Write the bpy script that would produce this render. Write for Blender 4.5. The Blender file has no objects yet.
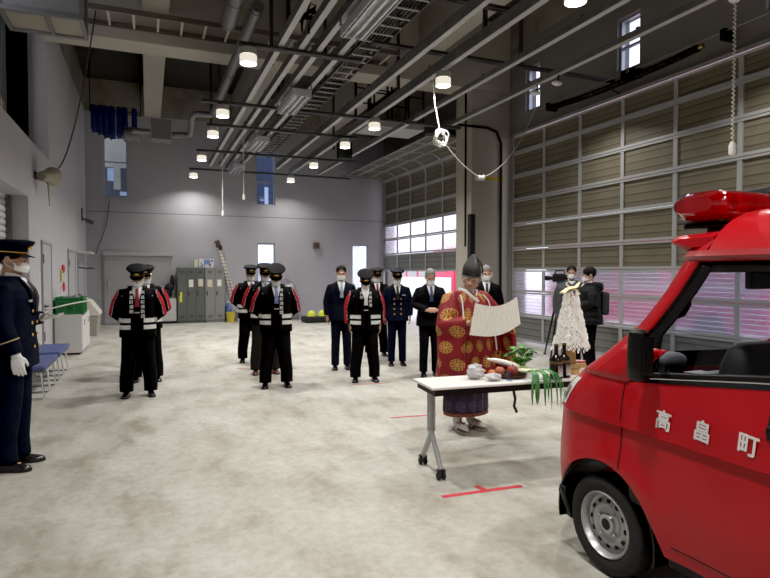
import bpy, bmesh, math, random
from mathutils import Vector, Matrix, Euler
random.seed(7)
PI = math.pi
scene = bpy.context.scene
COL = scene.collection
rad = math.radians

# ------------------------------------------------------------------ materials
_M = {}
def mat(name, color, rough=.6, metal=0., noise=0., nscale=8., bump=0., bscale=40., emis=None, estr=0., spec=None, coat=0.):
    if name in _M: return _M[name]
    m = bpy.data.materials.new(name); m.use_nodes = True
    nt = m.node_tree; b = nt.nodes['Principled BSDF']
    c = tuple(color) + (1.,)
    b.inputs['Base Color'].default_value = c
    b.inputs['Roughness'].default_value = rough
    b.inputs['Metallic'].default_value = metal
    if spec is not None: b.inputs['Specular IOR Level'].default_value = spec
    if coat: b.inputs['Coat Weight'].default_value = coat; b.inputs['Coat Roughness'].default_value = .04
    tc = nt.nodes.new('ShaderNodeTexCoord')
    if noise:
        n = nt.nodes.new('ShaderNodeTexNoise'); n.inputs['Scale'].default_value = nscale; n.inputs['Detail'].default_value = 5
        r = nt.nodes.new('ShaderNodeMapRange'); r.inputs[1].default_value = .3; r.inputs[2].default_value = .7
        r.inputs[3].default_value = 1 - noise; r.inputs[4].default_value = 1 + noise
        x = nt.nodes.new('ShaderNodeVectorMath'); x.operation = 'SCALE'; x.inputs[0].default_value = color
        nt.links.new(tc.outputs['Object'], n.inputs['Vector']); nt.links.new(n.outputs['Fac'], r.inputs[0])
        nt.links.new(r.outputs[0], x.inputs['Scale']); nt.links.new(x.outputs[0], b.inputs['Base Color'])
    if bump:
        n = nt.nodes.new('ShaderNodeTexNoise'); n.inputs['Scale'].default_value = bscale; n.inputs['Detail'].default_value = 3
        u = nt.nodes.new('ShaderNodeBump'); u.inputs['Strength'].default_value = bump; u.inputs['Distance'].default_value = .02
        nt.links.new(tc.outputs['Object'], n.inputs['Vector']); nt.links.new(n.outputs['Fac'], u.inputs['Height'])
        nt.links.new(u.outputs[0], b.inputs['Normal'])
    if emis:
        b.inputs['Emission Color'].default_value = tuple(emis) + (1.,); b.inputs['Emission Strength'].default_value = estr
    _M[name] = m
    return m

class NT:
    """little node helper"""
    def __init__(s, name, base=(.5, .5, .5), rough=.6):
        s.m = bpy.data.materials.new(name); s.m.use_nodes = True; s.t = s.m.node_tree
        s.b = s.t.nodes['Principled BSDF']; s.b.inputs['Roughness'].default_value = rough
        s.b.inputs['Base Color'].default_value = tuple(base) + (1.,)
        s.out = s.t.nodes['Material Output']
    def n(s, typ, **kw):
        x = s.t.nodes.new('ShaderNode' + typ)
        for k, v in kw.items(): setattr(x, k, v)
        return x
    def l(s, a, b): s.t.links.new(a, b)
    def coord(s, which='Object'): return s.n('TexCoord').outputs[which]
    def math(s, op, a, b=None, c=None):
        x = s.n('Math', operation=op)
        for i, v in enumerate((a, b, c)):
            if v is None: continue
            if isinstance(v, (int, float)): x.inputs[i].default_value = v
            else: s.l(v, x.inputs[i])
        return x.outputs[0]
    def noise(s, vec, scale, detail=4, rough=.5, sc3=None):
        if sc3:
            mp = s.n('Mapping'); mp.inputs['Scale'].default_value = sc3; s.l(vec, mp.inputs['Vector']); vec = mp.outputs[0]
        x = s.n('TexNoise'); x.inputs['Scale'].default_value = scale; x.inputs['Detail'].default_value = detail
        x.inputs['Roughness'].default_value = rough; s.l(vec, x.inputs['Vector']); return x.outputs['Fac']
    def ramp(s, fac, stops):
        x = s.n('ValToRGB'); e = x.color_ramp.elements
        while len(e) > 1: e.remove(e[-1])
        e[0].position = stops[0][0]; e[0].color = tuple(stops[0][1]) + (1.,)
        for p, c in stops[1:]:
            q = e.new(p); q.color = tuple(c) + (1.,)
        s.l(fac, x.inputs['Fac']); return x.outputs['Color']
    def mix(s, fac, a, b, mode='MIX'):
        x = s.n('MixRGB', blend_type=mode)
        for i, v in zip((0, 1, 2), (fac, a, b)):
            if isinstance(v, (int, float)): x.inputs[i].default_value = v
            elif isinstance(v, tuple): x.inputs[i].default_value = tuple(v) + (1.,)
            else: s.l(v, x.inputs[i])
        return x.outputs[0]
    def bump(s, h, strength=.3, dist=.02):
        x = s.n('Bump'); x.inputs['Strength'].default_value = strength; x.inputs['Distance'].default_value = dist
        s.l(h, x.inputs['Height']); s.l(x.outputs[0], s.b.inputs['Normal'])
    def color(s, c): s.l(c, s.b.inputs['Base Color'])

# ------------------------------------------------------------------ mesh builder
class MB:
    def __init__(s): s.v = []; s.f = []; s.mi = []; s.uv = None; s.M = None
    def add(s, vs, fs, mi=0):
        b = len(s.v)
        for p in vs:
            p = Vector(p)
            s.v.append(s.M @ p if s.M is not None else p)
        for f in fs:
            s.f.append([b + i for i in f]); s.mi.append(mi)
        return b
    def box(s, lo, hi, mi=0, R=None, ch=0.):
        x0, y0, z0 = lo; x1, y1, z1 = hi
        vs = [(x0,y0,z0),(x1,y0,z0),(x1,y1,z0),(x0,y1,z0),(x0,y0,z1),(x1,y0,z1),(x1,y1,z1),(x0,y1,z1)]
        if R is not None: vs = [R @ Vector(p) for p in vs]
        s.add(vs, [(0,3,2,1),(4,5,6,7),(0,1,5,4),(1,2,6,5),(2,3,7,6),(3,0,4,7)], mi); return s
    def rings(s, rings, cap=True, mi=0, closed=True):
        n = len(rings[0]); vs = [p for r in rings for p in r]; fs = []
        for i in range(len(rings) - 1):
            for j in range(n if closed else n - 1):
                k = (j + 1) % n
                fs.append((i*n+j, i*n+k, (i+1)*n+k, (i+1)*n+j))
        if cap and closed:
            fs.append(tuple(reversed(range(n)))); fs.append(tuple((len(rings)-1)*n + j for j in range(n)))
        s.add(vs, fs, mi); return s
    def tube(s, path, r, seg=8, mi=0, cap=True, round_=False, sq=None):
        path = [Vector(p) for p in path]
        if isinstance(r, (int, float)): r = [r] * len(path)
        rr = [(a, a) if isinstance(a, (int, float)) else a for a in r]
        N = len(path); tang = []
        for i in range(N):
            a = path[max(0, i-1)]; b = path[min(N-1, i+1)]
            t = (b - a); t = t.normalized() if t.length > 1e-9 else Vector((0,0,1)); tang.append(t)
        up = Vector((0,0,1)) if abs(tang[0].z) < .9 else Vector((0,1,0))
        if sq is not None: up = Vector(sq)
        rings = []
        def ring(c, t, u, a, b):
            x = t.cross(u)
            x = x.normalized() if x.length > 1e-6 else t.orthogonal().normalized()
            y = x.cross(t).normalized()
            return [c + x*a*math.cos(2*PI*k/seg) + y*b*math.sin(2*PI*k/seg) for k in range(seg)], y
        if round_:
            for q in (.35, .75):
                rg, _ = ring(path[0] - tang[0]*max(rr[0])*math.sqrt(1-q*q), tang[0], up, rr[0][0]*q, rr[0][1]*q); rings.append(rg)
        for i in range(N):
            rg, up = ring(path[i], tang[i], up, *rr[i]); rings.append(rg)
        if round_:
            for q in (.75, .35):
                rg, _ = ring(path[-1] + tang[-1]*max(rr[-1])*math.sqrt(1-q*q), tang[-1], up, rr[-1][0]*q, rr[-1][1]*q); rings.append(rg)
        return s.rings(rings, cap, mi)
    def lathe(s, prof, c=(0,0,0), seg=24, mi=0, axis='z', cap=True):
        rings = []
        for r, h in prof:
            rg = []
            for k in range(seg):
                a = 2*PI*k/seg
                if axis == 'z': p = (c[0]+r*math.cos(a), c[1]+r*math.sin(a), c[2]+h)
                elif axis == 'x': p = (c[0]+h, c[1]+r*math.cos(a), c[2]+r*math.sin(a))
                else: p = (c[0]+r*math.sin(a), c[1]+h, c[2]+r*math.cos(a))
                rg.append(p)
            rings.append(rg)
        return s.rings(rings, cap, mi)
    def ell(s, c, r, seg=14, nr=9, R=None, mi=0):
        c = Vector(c); rings = []
        for i in range(nr):
            t = -PI/2 + PI*(i + .5)/nr
            rg = []
            for k in range(seg):
                a = 2*PI*k/seg
                p = Vector((r[0]*math.cos(t)*math.cos(a), r[1]*math.cos(t)*math.sin(a), r[2]*math.sin(t)))
                rg.append(c + (R @ p if R is not None else p))
            rings.append(rg)
        return s.rings(rings, True, mi)
    def prism(s, poly, lo, hi, axis='y', mi=0):
        def P(a, b, h):
            return {'x': (h, a, b), 'y': (a, h, b), 'z': (a, b, h)}[axis]
        n = len(poly)
        vs = [P(a, b, lo) for a, b in poly] + [P(a, b, hi) for a, b in poly]
        fs = [tuple(reversed(range(n))), tuple(range(n, 2*n))] + [(i, (i+1) % n, n+(i+1) % n, n+i) for i in range(n)]
        s.add(vs, fs, mi); return s
    def grid(s, fn, nu, nv, mi=0, skip=None):
        vs = [fn(i/nu, j/nv) for j in range(nv+1) for i in range(nu+1)]
        fs = [(j*(nu+1)+i, j*(nu+1)+i+1, (j+1)*(nu+1)+i+1, (j+1)*(nu+1)+i) for j in range(nv) for i in range(nu) if not (skip and skip(i, j))]
        s.add(vs, fs, mi); return s
    def mesh(s, name, smooth=False, recalc=True, angle=None):
        me = bpy.data.meshes.new(name)
        me.from_pydata([tuple(v) for v in s.v], [], s.f)
        if recalc:
            bm = bmesh.new(); bm.from_mesh(me); bmesh.ops.recalc_face_normals(bm, faces=bm.faces); bm.to_mesh(me); bm.free()
        for p, i in zip(me.polygons, s.mi): p.material_index = i
        if smooth:
            for p in me.polygons: p.use_smooth = True
            if angle: 
                try: me.set_sharp_from_angle(angle=rad(angle))
                except Exception: pass
        me.update()
        return me
    def build(s, name, mats, parent=None, smooth=False, angle=40, bevel=0., solid=0., sub=0, recalc=True):
        me = s.mesh(name, smooth, recalc, angle if not sub else None)
        return link(name, me, mats, parent, bevel, solid, sub)

def link(name, me, mats, parent=None, bevel=0., solid=0., sub=0):
    if not isinstance(mats, (list, tuple)): mats = [mats]
    if not me.materials:
        for m in mats: me.materials.append(m)
    o = bpy.data.objects.new(name, me); COL.objects.link(o)
    if parent is not None: o.parent = parent
    if solid:
        m = o.modifiers.new('Solid', 'SOLIDIFY'); m.thickness = solid; m.offset = 0
    if bevel:
        m = o.modifiers.new('Bevel', 'BEVEL'); m.width = bevel; m.segments = 2; m.limit_method = 'ANGLE'
    if sub:
        m = o.modifiers.new('Sub', 'SUBSURF'); m.levels = sub; m.render_levels = sub
    return o

def tag(o, label=None, cat=None, group=None, kind=None):
    if label: o['label'] = label
    if cat: o['category'] = cat
    if group: o['group'] = group
    if kind: o['kind'] = kind
    return o
def thing(name, label, cat, loc=(0,0,0), rz=0., group=None, kind=None):
    o = bpy.data.objects.new(name, None); COL.objects.link(o)
    o.empty_display_size = .1; o.location = loc; o.rotation_euler = (0, 0, rz)
    return tag(o, label, cat, group, kind)
def struct(o): o['kind'] = 'structure'; return o
def dup(root, loc=None, rz=None, label=None, group=None):
    r = root.copy(); COL.objects.link(r)
    if loc is not None: r.location = loc
    if rz is not None: r.rotation_euler = (0, 0, rz)
    if label: r['label'] = label
    if group: r['group'] = group
    for ch in list(root.children):
        c = ch.copy(); COL.objects.link(c); c.parent = r
        for g in list(ch.children):
            d = g.copy(); COL.objects.link(d); d.parent = c
    return r

def remesh(name, mb, voxel, mats, parent=None, matfn=None, smooth_it=2, fac=.5):
    me = mb.mesh('tmp')
    o = bpy.data.objects.new('tmp', me); COL.objects.link(o)
    md = o.modifiers.new('R', 'REMESH'); md.mode = 'VOXEL'; md.voxel_size = voxel
    dg = bpy.context.evaluated_depsgraph_get(); dg.update()
    me2 = bpy.data.meshes.new_from_object(o.evaluated_get(dg))
    bpy.data.objects.remove(o); bpy.data.meshes.remove(me)
    if smooth_it:
        bm = bmesh.new(); bm.from_mesh(me2)
        for _ in range(smooth_it):
            bmesh.ops.smooth_vert(bm, verts=bm.verts, factor=fac, use_axis_x=True, use_axis_y=True, use_axis_z=True)
        bm.to_mesh(me2); bm.free()
    me2.name = name
    me2.materials.clear()
    for p in me2.polygons:
        p.use_smooth = True
    if matfn:
        for p in me2.polygons: p.material_index = matfn(p.center, p.normal)
    else:
        for p in me2.polygons: p.material_index = 0
    if not isinstance(mats, (list, tuple)): mats = [mats]
    for m in mats: me2.materials.append(m)
    return link(name, me2, mats, parent)

def fatten(me, f):
    bm = bmesh.new()
    for dx, dy in ((0,0),(f,0),(-f,0),(0,f),(0,-f)):
        n0 = len(bm.verts); bm.from_mesh(me); bm.verts.ensure_lookup_table()
        for v in bm.verts[n0:]: v.co.x += dx; v.co.y += dy; v.co.z += .00004*(dx*7+dy*3)/max(f,1e-6)
    bm.to_mesh(me); bm.free(); return me
def text_mesh(s, size, depth=.002, bold=0.):
    c = bpy.data.curves.new('txt', 'FONT'); c.body = s; c.size = size; c.extrude = depth; c.offset = bold
    c.align_x = 'CENTER'; c.align_y = 'CENTER'
    o = bpy.data.objects.new('txt', c); COL.objects.link(o)
    dg = bpy.context.evaluated_depsgraph_get(); dg.update()
    me = bpy.data.meshes.new_from_object(o.evaluated_get(dg))
    bpy.data.objects.remove(o); bpy.data.curves.remove(c)
    me.materials.clear()
    return me

def lin(c):   # 0-255 sRGB triple -> linear
    return tuple(((x/255)/12.92 if x/255 <= .04045 else ((x/255+.055)/1.055)**2.4) for x in c)

# shared materials
black_metal = mat('black_metal', (.012,.012,.013), .55, .3)
dark_steel = mat('dark_steel', (.045,.045,.047), .55, .4, noise=.2)
galv = mat('galvanised_steel', (.32,.32,.33), .45, .6, noise=.15, nscale=20)
galv_dark = mat('galvanised_dark', (.16,.16,.165), .5, .5, noise=.2, nscale=15)
alu = mat('aluminium', (.5,.51,.53), .42, .5)
white_paint = mat('white_paint', (.72,.72,.72), .45)
white_plastic = mat('white_plastic', (.78,.77,.74), .4)
black_plastic = mat('black_plastic', (.010,.010,.011), .4)
rubber = mat('rubber', (.012,.012,.013), .75)
chrome = mat('chrome', (.75,.75,.77), .18, 1.)
# ------------------------------------------------------------------ room
XL, XR, YB, YF, ZC = -1.7, 7.95, 19.5, -5.0, 7.4

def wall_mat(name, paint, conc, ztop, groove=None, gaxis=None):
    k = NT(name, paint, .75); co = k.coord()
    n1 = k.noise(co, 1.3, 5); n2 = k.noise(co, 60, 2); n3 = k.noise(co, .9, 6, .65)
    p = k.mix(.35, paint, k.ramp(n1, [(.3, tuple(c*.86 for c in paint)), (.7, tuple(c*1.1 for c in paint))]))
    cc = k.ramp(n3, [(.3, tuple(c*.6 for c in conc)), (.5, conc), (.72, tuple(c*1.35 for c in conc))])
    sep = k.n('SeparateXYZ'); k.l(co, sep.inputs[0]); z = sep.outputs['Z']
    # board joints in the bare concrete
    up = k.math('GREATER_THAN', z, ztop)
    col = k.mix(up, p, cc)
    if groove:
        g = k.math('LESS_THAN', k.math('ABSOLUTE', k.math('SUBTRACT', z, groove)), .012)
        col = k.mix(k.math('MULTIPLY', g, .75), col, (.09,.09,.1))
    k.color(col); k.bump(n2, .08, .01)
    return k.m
PAINT = (.28,.275,.295); CONC = (.27,.245,.205)
wl_mat = wall_mat('left_wall_paint', (.47,.465,.485), CONC, 6.45)
wb_mat = wall_mat('back_wall_paint', (.40,.395,.43), CONC, 6.42, 3.43)
wr_mat = wall_mat('right_wall_paint', (.22,.21,.2), CONC, 6.8)
conc = wall_mat('bare_concrete', (.13,.115,.095), (.13,.115,.095), 50)
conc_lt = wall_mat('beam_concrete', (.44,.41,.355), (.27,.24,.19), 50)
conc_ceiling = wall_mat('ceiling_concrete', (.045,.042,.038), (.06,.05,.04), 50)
conc_col = wall_mat('column_concrete', (.36,.335,.29), (.24,.22,.19), 50)

def floor_mat():
    k = NT('floor_concrete', (.5,.49,.45), .55); co = k.coord()
    a = k.noise(co, .55, 6, .62, (1, .8, 1)); b = k.noise(co, 2.2, 6, .65, (1.2, .6, 1)); c = k.noise(co, 14, 5, .7); d = k.noise(co, 120, 2)
    base = k.ramp(a, [(.3, (.40,.39,.355)), (.5, (.47,.464,.435)), (.7, (.535,.532,.51))])
    st = k.ramp(b, [(.33, (.60,.56,.48)), (.5, (.92,.91,.88)), (.66, (1.05,1.05,1.05))])
    sp = k.ramp(c, [(.35, (.80,.79,.76)), (.6, (1.04,1.04,1.04))])
    x = k.mix(.85, base, st, 'MULTIPLY'); x = k.mix(.7, x, sp, 'MULTIPLY')
    k.color(x)
    r = k.ramp(b, [(.35, (.42,)*3), (.65, (.62,)*3)]); k.l(r, k.b.inputs['Roughness'])
    k.b.inputs['Specular IOR Level'].default_value = .35
    k.bump(d, .1, .004)
    return k.m
f = MB(); f.box((XL-.6, YF, -.12), (XR+.1, YB+.3, 0)); struct(f.build('floor', floor_mat()))
ogm = mat('outdoor_paving', (.55,.55,.57), .8, noise=.15, nscale=2)
f = MB(); f.box((XR+.11, YF-5, -.16), (XR+30, YB+25, -.02)); struct(f.build('ground', ogm))
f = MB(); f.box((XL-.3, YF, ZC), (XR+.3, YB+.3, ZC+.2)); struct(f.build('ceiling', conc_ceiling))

def wall(name, axis, p0, p1, a0, a1, z0, z1, holes, m):
    """slab spanning p0..p1 on AXIS, a0..a1 along the wall, with rectangular holes (a0,a1,z0,z1)"""
    A = sorted({a0, a1, *[h[0] for h in holes], *[h[1] for h in holes]}); A = [a for a in A if a0 <= a <= a1]
    Z = sorted({z0, z1, *[h[2] for h in holes], *[h[3] for h in holes]}); Z = [z for z in Z if z0 <= z <= z1]
    solid = {}
    for i in range(len(A)-1):
        for j in range(len(Z)-1):
            ca, cz = (A[i]+A[i+1])/2, (Z[j]+Z[j+1])/2
            solid[i, j] = not any(h[0] < ca < h[1] and h[2] < cz < h[3] for h in holes)
    mb = MB()
    def P(p, a, z): return (p, a, z) if axis == 'x' else (a, p, z)
    for (i, j), s in solid.items():
        if not s: continue
        aa, bb, zz, ww = A[i], A[i+1], Z[j], Z[j+1]
        for p in (p0, p1): mb.add([P(p,aa,zz), P(p,bb,zz), P(p,bb,ww), P(p,aa,ww)], [(0,1,2,3)])
        for di, dj, e in ((-1,0,[(aa,zz),(aa,ww)]), (1,0,[(bb,zz),(bb,ww)]), (0,-1,[(aa,zz),(bb,zz)]), (0,1,[(aa,ww),(bb,ww)])):
            if not solid.get((i+di, j+dj), False):
                (q, r), (t, u) = e
                mb.add([P(p0,q,r), P(p1,q,r), P(p1,t,u), P(p0,t,u)], [(0,1,2,3)])
    return struct(mb.build(name, m, recalc=False))

LOFT = (7.2, 12.54, 3.70, 6.4)
wall('wall_left', 'x', XL-.35, XL, YF, YB, 0, ZC, [(6.2, 10.4, 0, 2.77), LOFT], wl_mat)
wall('wall_back', 'y', YB, YB+.25, XL-.35, XR+.25, 0, ZC, [(-1.21,-.54,3.9,5.72), (3.37,4.0,3.84,5.7), (3.38,3.98,0.02,2.57), (6.73,7.34,.02,2.57)], wb_mat)
wall('wall_right', 'x', XR, XR+.3, YF, YB, 0, ZC, [(4.5,11.35,0,4.72), (12.5,19.1,0,4.72), (10.49,11.01,5.23,6.17), (7.72,8.25,5.23,6.17), (4.97,5.5,5.23,6.17)], wr_mat)
wall('wall_front', 'y', YF-.2, YF, XL-.35, XR+.3, 0, ZC, [], wl_mat)
# beams and column
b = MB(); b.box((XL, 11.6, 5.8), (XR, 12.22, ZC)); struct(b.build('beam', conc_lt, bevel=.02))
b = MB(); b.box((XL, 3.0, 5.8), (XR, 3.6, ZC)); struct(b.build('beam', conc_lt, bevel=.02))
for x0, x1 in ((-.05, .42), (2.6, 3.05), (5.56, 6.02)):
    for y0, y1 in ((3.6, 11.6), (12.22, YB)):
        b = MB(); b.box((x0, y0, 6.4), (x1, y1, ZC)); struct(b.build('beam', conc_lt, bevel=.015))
b = MB(); b.box((6.9, 11.6, 0), (XR, 12.32, 5.8)); struct(b.build('column', conc_col, bevel=.02))
# loft recess behind the left wall opening
lm = mat('loft_paint', (.3,.3,.31), .8)
lf = MB(); lf.box((XL-2.6, 6.2, 3.58), (XL-.35, 12.54, 3.695)); lf.box((XL-2.6, 12.54, 3.58), (XL-.36, 12.7, 6.6)); lf.box((XL-2.7, 6.2, 3.58), (XL-2.6, 12.7, 6.6)); lf.box((XL-2.7, 6.2, 6.45), (XL-.36, 12.7, 6.6))
struct(lf.build('wall_loft', lm))
# left roller shutter in its recess
slat_m = NT('white_slats', (.7,.7,.7), .5)
_z = slat_m.n('SeparateXYZ'); slat_m.l(slat_m.coord(), _z.inputs[0])
_w = slat_m.math('FRACT', slat_m.math('DIVIDE', _z.outputs['Z'], .1))
slat_m.color(slat_m.ramp(_w, [(0., (.2,.2,.21)), (.12, (.55,.55,.56)), (.5, (.8,.8,.8)), (1., (.6,.6,.61))]))
d = thing('door_6', None, None, kind='structure')
b = MB()
for i in range(28):
    z = i*.1
    b.tube([(XL-.30, 6.2, z+.05), (XL-.30, 10.38, z+.05)], [(.02,.05)]*2, 8)
b.build('curtain', slat_m.m, d, smooth=True)
b = MB(); b.box((XL-.34, 10.3, 0), (XL-.22, 10.397, 2.77)); b.build('guide_rail', galv_dark, d)
# rooms behind the back wall doors: white lit corridor
wm = mat('corridor_white', (.8,.8,.8), .7)
cr = MB()
cr.box((2.4, 22, -.1), (7.9, 22.1, 3)); cr.box((2.4, YB+.25, 2.9), (7.9, 22, 3.0)); cr.box((2.4, YB+.25, -.1), (7.9, 22, 0))
struct(cr.build('wall_corridor', wm))

# ---------------- windows and doors
frame_alu = mat('window_aluminium', (.42,.43,.45), .4, .5)
def glassmat(name, tint, rough=.02, mixv=.9, gl=(.5,.55,.65)):
    m = bpy.data.materials.new(name); m.use_nodes = True; t = m.node_tree; t.nodes.clear()
    o = t.nodes.new('ShaderNodeOutputMaterial'); a = t.nodes.new('ShaderNodeBsdfTransparent'); g = t.nodes.new('ShaderNodeBsdfGlossy'); x = t.nodes.new('ShaderNodeMixShader')
    a.inputs[0].default_value = tuple(tint)+(1,); g.inputs['Roughness'].default_value = rough; g.inputs['Color'].default_value = tuple(gl)+(1,)
    x.inputs[0].default_value = 1-mixv; t.links.new(a.outputs[0], x.inputs[1]); t.links.new(g.outputs[0], x.inputs[2]); t.links.new(x.outputs[0], o.inputs[0])
    return m
clear_glass = glassmat('clear_glass', (.86,.89,.95), .02, .93)
dark_glass = NT('dark_blue_glass', (.03,.045,.075), .08).m
def window_x(name, x, y0, y1, z0, z1, glass, bars=()):
    w = thing(name, None, None, kind='structure'); b = MB(); t = .035
    for (a, c, e, g) in ((y0,y1,z0,z0+t),(y0,y1,z1-t,z1),(y0,y0+t,z0+t,z1-t),(y1-t,y1,z0+t,z1-t)): b.box((x, a, e), (x+.08, c, g))
    for f_ in bars: b.box((x+.01, y0+t, z0+(z1-z0)*f_-.02), (x+.07, y1-t, z0+(z1-z0)*f_+.02))
    b.build('window_frame', frame_alu, w)
    b = MB(); b.box((x+.035, y0+.02, z0+.02), (x+.045, y1-.02, z1-.02)); b.build('pane', glass, w)
    return w
def window_y(name, y, x0, x1, z0, z1, glass, bars=()):
    w = thing(name, None, None, kind='structure'); b = MB(); t = .035
    for (a, c, e, g) in ((x0,x1,z0,z0+t),(x0,x1,z1-t,z1),(x0,x0+t,z0+t,z1-t),(x1-t,x1,z0+t,z1-t)): b.box((a, y, e), (c, y+.08, g))
    for f_ in bars: b.box((x0+t, y+.01, z0+(z1-z0)*f_-.02), (x1-t, y+.07, z0+(z1-z0)*f_+.02))
    b.build('window_frame', frame_alu, w)
    b = MB(); b.box((x0+.02, y+.035, z0+.02), (x1-.02, y+.045, z1-.02)); b.build('pane', glass, w)
    return w
for i, (a, c) in enumerate(((10.49,11.01),(7.72,8.25),(4.97,5.5))):
    window_x('window_%d' % (i+1), XR+.08, a, c, 5.23, 6.17, clear_glass, (.45,))
window_y('window_4', YB+.08, 3.37, 4.0, 3.84, 5.7, clear_glass, (.42,))
window_y('window_5', YB+.08, -1.21, -.54, 3.9, 5.72, clear_glass, (.58,))
# dim rooms seen through the two high back windows
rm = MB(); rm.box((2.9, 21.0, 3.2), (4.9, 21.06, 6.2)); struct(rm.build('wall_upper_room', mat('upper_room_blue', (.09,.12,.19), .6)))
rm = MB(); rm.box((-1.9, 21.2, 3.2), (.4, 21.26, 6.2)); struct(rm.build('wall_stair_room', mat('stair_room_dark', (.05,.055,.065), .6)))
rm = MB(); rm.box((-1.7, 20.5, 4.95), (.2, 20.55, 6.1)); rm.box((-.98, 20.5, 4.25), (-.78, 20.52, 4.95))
struct(rm.build('wall_stair_panel', mat('stair_room_pale_glow', (.34,.34,.29), .7, emis=(.5,.5,.42), estr=.16)))  # wall panel given a faint glow of its own in place of room light
rm = MB()
for (x, z, w, h) in ((-1.15,4.5,.18,.4),(-.8,4.05,.3,.12)): rm.box((x, 20.4, z), (x+w, 20.42, z+h))
struct(rm.build('window_6', mat('stair_room_sky', (.3,.38,.5), .5, emis=(.5,.6,.85), estr=.28)))  # glowing plates put in for the blue sky patches behind the glass
rm = MB(); rm.box((3.85, 20.6, 4.0), (3.98, 20.62, 4.6)); struct(rm.build('window_7', mat('upper_room_sky', (.4,.5,.65), .5, emis=(.55,.7,1.), estr=.7)))  # self-lit plate put in for the pale sky patch behind the pane
# glazed doors at the back
for nm, x0, x1 in (('door_7', 3.38, 3.98), ('door_8', 6.73, 7.34)):
    d = thing(nm, None, None, kind='structure'); b = MB(); t = .04
    for (a, c, e, g) in ((x0+.002,x1-.002,2.52,2.568),(x0+.002,x0+t,.03,2.52),(x1-t,x1-.002,.03,2.52),(x0+t,x1-t,.03,.35)): b.box((a, YB+.05, e), (c, YB+.11, g))
    b.build('door_frame', frame_alu, d)
    b = MB(); b.box((x0+t, YB+.075, .35), (x1-t, YB+.085, 2.52)); b.build('pane', clear_glass, d)
    b = MB(); b.tube([(x0+.07, YB+.045, 1.0), (x0+.07, YB+.01, 1.0), (x0+.07, YB+.01, 1.2), (x0+.07, YB+.045, 1.2)], .012, 6); b.build('handle', chrome, d)
# shelf unit in the corridor seen through the glass
b = MB()
for z in (.6, 1.25, 1.9): b.box((3.5, 21.6, z), (4.6, 21.98, z+.05))
b.box((3.5,21.6,.05),(3.54,21.98,2.3)); b.box((4.56,21.6,.05),(4.6,21.98,2.3))
tag(b.build('corridor_shelf', mat('shelf_blue', (.45,.52,.62), .6)), 'pale shelf rack in the lit corridor seen through the back door glass', 'shelf')
# grey sliding door at back left
dm = mat('sliding_door_grey', (.36,.36,.375), .5)
d = thing('door_9', None, None, kind='structure')
b = MB(); b.box((-1.22, YB-.035, .01), (.62, YB-.003, 2.10)); b.build('door_panel', dm, d, bevel=.004)
b = MB(); b.box((-1.26, YB-.09, 2.10), (.75, YB-.003, 2.22)); b.build('track_cover', mat('track_grey', (.42,.42,.43), .5), d, bevel=.006)
b = MB(); b.box((-1.265, YB-.05, 0.005), (-1.222, YB-.003, 2.098)); b.build('door_frame', galv, d)
b = MB(); b.box((-1.12, YB-.06, .9), (-1.08, YB-.036, 1.4)); b.build('handle', chrome, d, bevel=.005)
# doors in the left wall
ldm = mat('left_door_paint', (.42,.42,.44), .5)
def left_door(name, y0, y1, z1, ajar=0):
    d = thing(name, None, None, kind='structure')
    b = MB()
    b.box((XL+.001, y0-.05, 0), (XL+.03, y0, z1+.05)); b.box((XL+.001, y1, 0), (XL+.03, y1+.05, z1+.05)); b.box((XL+.001, y0, z1), (XL+.03, y1, z1+.05))
    b.build('door_frame', mat('left_door_frame', (.33,.33,.345), .5), d)
    b = MB(); b.box((XL+.001, y0+.006, .01), (XL+.02, y1-.006, z1-.006)); b.build('door_panel', ldm, d, bevel=.003)
    b = MB(); b.lathe([(.0,0),(.03,.0),(.03,.012),(.012,.014),(.012,.05),(.0,.05)], (XL+.02, y0+.12, 1.0), 10, axis='x'); b.box((XL+.055, y0+.1, .985), (XL+.07, y0+.24, 1.012)); b.build('handle', black_plastic, d)
    b = MB()
    for z in (.4, z1-.35): b.box((XL+.02, y0-.015, z), (XL+.04, y0+.02, z+.16))
    b.build('hinge', black_metal, d)
    return d
left_door('door_3', 11.5, 12.45, 2.1); left_door('door_4', 15.05, 16.35, 2.08)
d = left_door('door_5', 17.0, 18.5, 2.08)
b = MB(); b.box((XL+.03, 16.95, 2.1), (XL+.32, 18.3, 2.135)); b.build('canopy', mat('canopy_white', (.7,.7,.7), .5), d)
b = MB(); b.tube([(XL+.03, 17.0, 1.72), (XL+.18, 17.2, 1.7), (XL+.33, 17.7, 1.7)], .02, 6); b.build('closer_arm', black_metal, d)

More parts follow.
